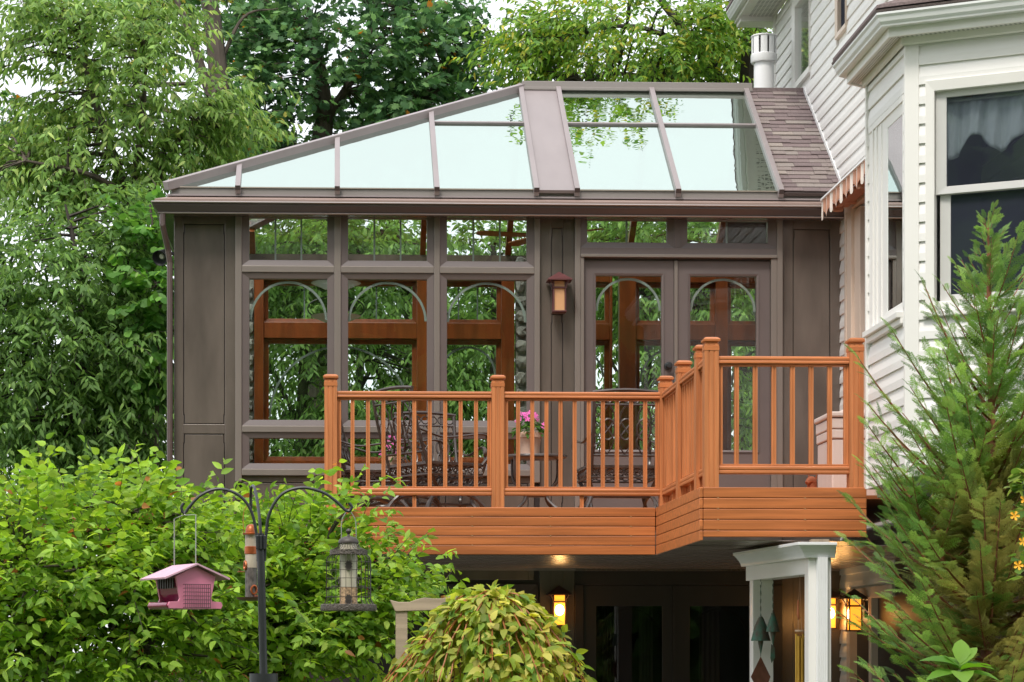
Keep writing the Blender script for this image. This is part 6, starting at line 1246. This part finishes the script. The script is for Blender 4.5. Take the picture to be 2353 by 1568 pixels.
for k in range(nb):
    f = (k+0.5)/nb; z_ = 1.0+1.45*(f/.72) if f < .72 else 2.45+(H-2.5)*(f-.72)/.28; R = min(0.80, 0.58*(H-z_)+0.05)*rg.uniform(0.5, 1.15)
    if R < 0.06: R = 0.06
    el = math.radians(22+38*(z_/H)**2+rg.normal(0, 8)); frond_branch(lead(z_), 2*math.pi*k*0.381966+rg.normal(0, .2), el, R)
for z0_, dx_, hh in ((2.25, -0.24, 0.75), (2.0, -0.5, 0.5), (1.7, 0.3, 0.7), (1.9, -0.1, 0.6)):        # side leaders
    p0 = lead(z0_)+Vector((dx_*.4, -0.05, 0)); pts = [p0+Vector((dx_*.6*q_, -0.06*q_, hh*q_)) for q_ in (0, .33, .66, 1)]; brm.tube(pts, [0.012, .009, .006, .003], 5)
    for k in range(16): q_ = (k+1)/16; frond_branch(pts[0].lerp(pts[3], q_), k*2.4, math.radians(45), 0.30*(1-q_)+0.09)
o = brm.build('branches', CB, CO); o['kind'] = 'stuff'
sp, sd_, sn_, sL = np.array(sp), np.array(sd_), np.array(sn_), np.array(sL); N = len(sp); col = palette(rg, N, [(0.130, 0.225, 0.056), (0.185, 0.285, 0.074), (0.080, 0.150, 0.042)], (3, 2, 2), 0.2)
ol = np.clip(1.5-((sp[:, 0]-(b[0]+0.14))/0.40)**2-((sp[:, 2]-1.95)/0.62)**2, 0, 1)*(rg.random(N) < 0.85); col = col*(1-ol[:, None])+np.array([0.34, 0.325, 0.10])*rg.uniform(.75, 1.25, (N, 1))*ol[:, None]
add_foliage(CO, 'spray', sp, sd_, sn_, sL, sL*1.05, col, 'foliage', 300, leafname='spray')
# ---- hydrangea leaves and yellow-flowered plant in the near right corner
Y = -13.3; b = gnd(2205, Y); HY_ = thing('hydrangea', b, 'broad glossy green hydrangea leaves at the bottom right corner', 'plant'); rg = random.Random(5)
MB().tube([b, (b[0], Y, 1.0), Q(2206, 1540, Y)], 0.008, 6).build('stem', mat('green_stem', (0.08, 0.14, 0.04), 0.6), HY_)
hl = [leaf_mesh('leaf', 0.135, 0.078, c, 0.35, 0.25) for c in ((0.14, 0.30, 0.035), (0.20, 0.36, 0.05), (0.10, 0.24, 0.03))]
for px, py, ang, pit, s_ in ((2206, 1560, 70, 0.1, 1.0), (2206, 1556, 115, 0.2, .9), (2206, 1556, 20, -0.1, .95), (2204, 1552, 160, 0.0, 1.0), (2206, 1548, 82, 0.7, .85), (2206, 1570, -30, -0.3, 1.0), (2206, 1570, 200, -0.3, 1.0), (2206, 1552, 45, 0.5, .8), (2208, 1566, 260, -0.4, 1.05), (2206, 1562, 310, -0.1, 1.0)):
    put('leaf', rg.choice(hl), HY_, Q(px, py-22, Y), (pit+0.45, rg.uniform(-.3, .3), math.radians(ang-90)), (s_, s_, s_))
Y = -14.2; b = gnd(2372, Y); YP_ = thing('flowering_plant', b, 'yellow-flowered leafy plant cut off by the right edge', 'plant')
MB().tube(spline([b, (b[0], Y, 1.2), Q(2366, 1300, Y), Q(2352, 1100, Y)], 6), 0.006, 5).build('stem', mat('green_stem', (0.08, 0.14, 0.04), 0.6), YP_)
yl = [leaf_mesh('leaf', 0.05, 0.028, c, 0.25, 0.2) for c in ((0.16, 0.26, 0.05), (0.22, 0.30, 0.07), (0.10, 0.19, 0.035))]
for k in range(90):
    py = rg.uniform(1085, 1330); px = 2352+rg.gauss(2, 14)+(py-1100)*0.05; put('leaf', rg.choice(yl), YP_, Q(px, py, Y+rg.uniform(-.06, .06)), (rg.uniform(-.6, .8), rg.uniform(-.6, .6), rg.uniform(0, 6.28)), (rg.uniform(.7, 1.2),)*3)
YEL = mat('yellow_petals', (0.85, 0.42, 0.02), 0.6); yfm = bpy.data.meshes.new('flower'); yfm = flm.copy(); yfm.materials.clear(); yfm.materials.append(YEL)
for px, py in ((2331, 1186), (2349, 1246), (2340, 1300), (2352, 1150)): put('flower', yfm, YP_, Q(px, py, Y-0.07), (1.3, 0.1, rg.uniform(-.4, .4)), (0.75,)*3)

# ---- unseen wood added behind the camera to darken the pane reflections
rg = np.random.default_rng(7); N = 26000; FT = thing('unseen_wood', (0, -52, 0), 'far', 'wood'); bpy.data.objects.remove(FT)
P = np.stack([rg.uniform(-45, 45, N), -50+rg.normal(0, 2.2, N), rg.uniform(0, 1, N)**0.9*16], 1); P[:, 2] *= 1.55*(0.85+0.12*np.sin(P[:, 0]*0.5)+0.08*np.sin(P[:, 0]*1.7))
me = tpl_mesh('unseen_wood', *TPL['round'], P, rg.normal(0, 1, (N, 3)), rg.normal(0, 1, (N, 3)), rg.uniform(1.1, 2.2, N), rg.uniform(1.0, 1.8, N), palette(rg, N, DG, (3, 3, 2, 1)), LEAFM)
o = bpy.data.objects.new('unseen_wood', me); COL.objects.link(o); tag(o, 'unseen wood of broadleaf trees added behind the camera to darken reflections', 'wood', kind='stuff')
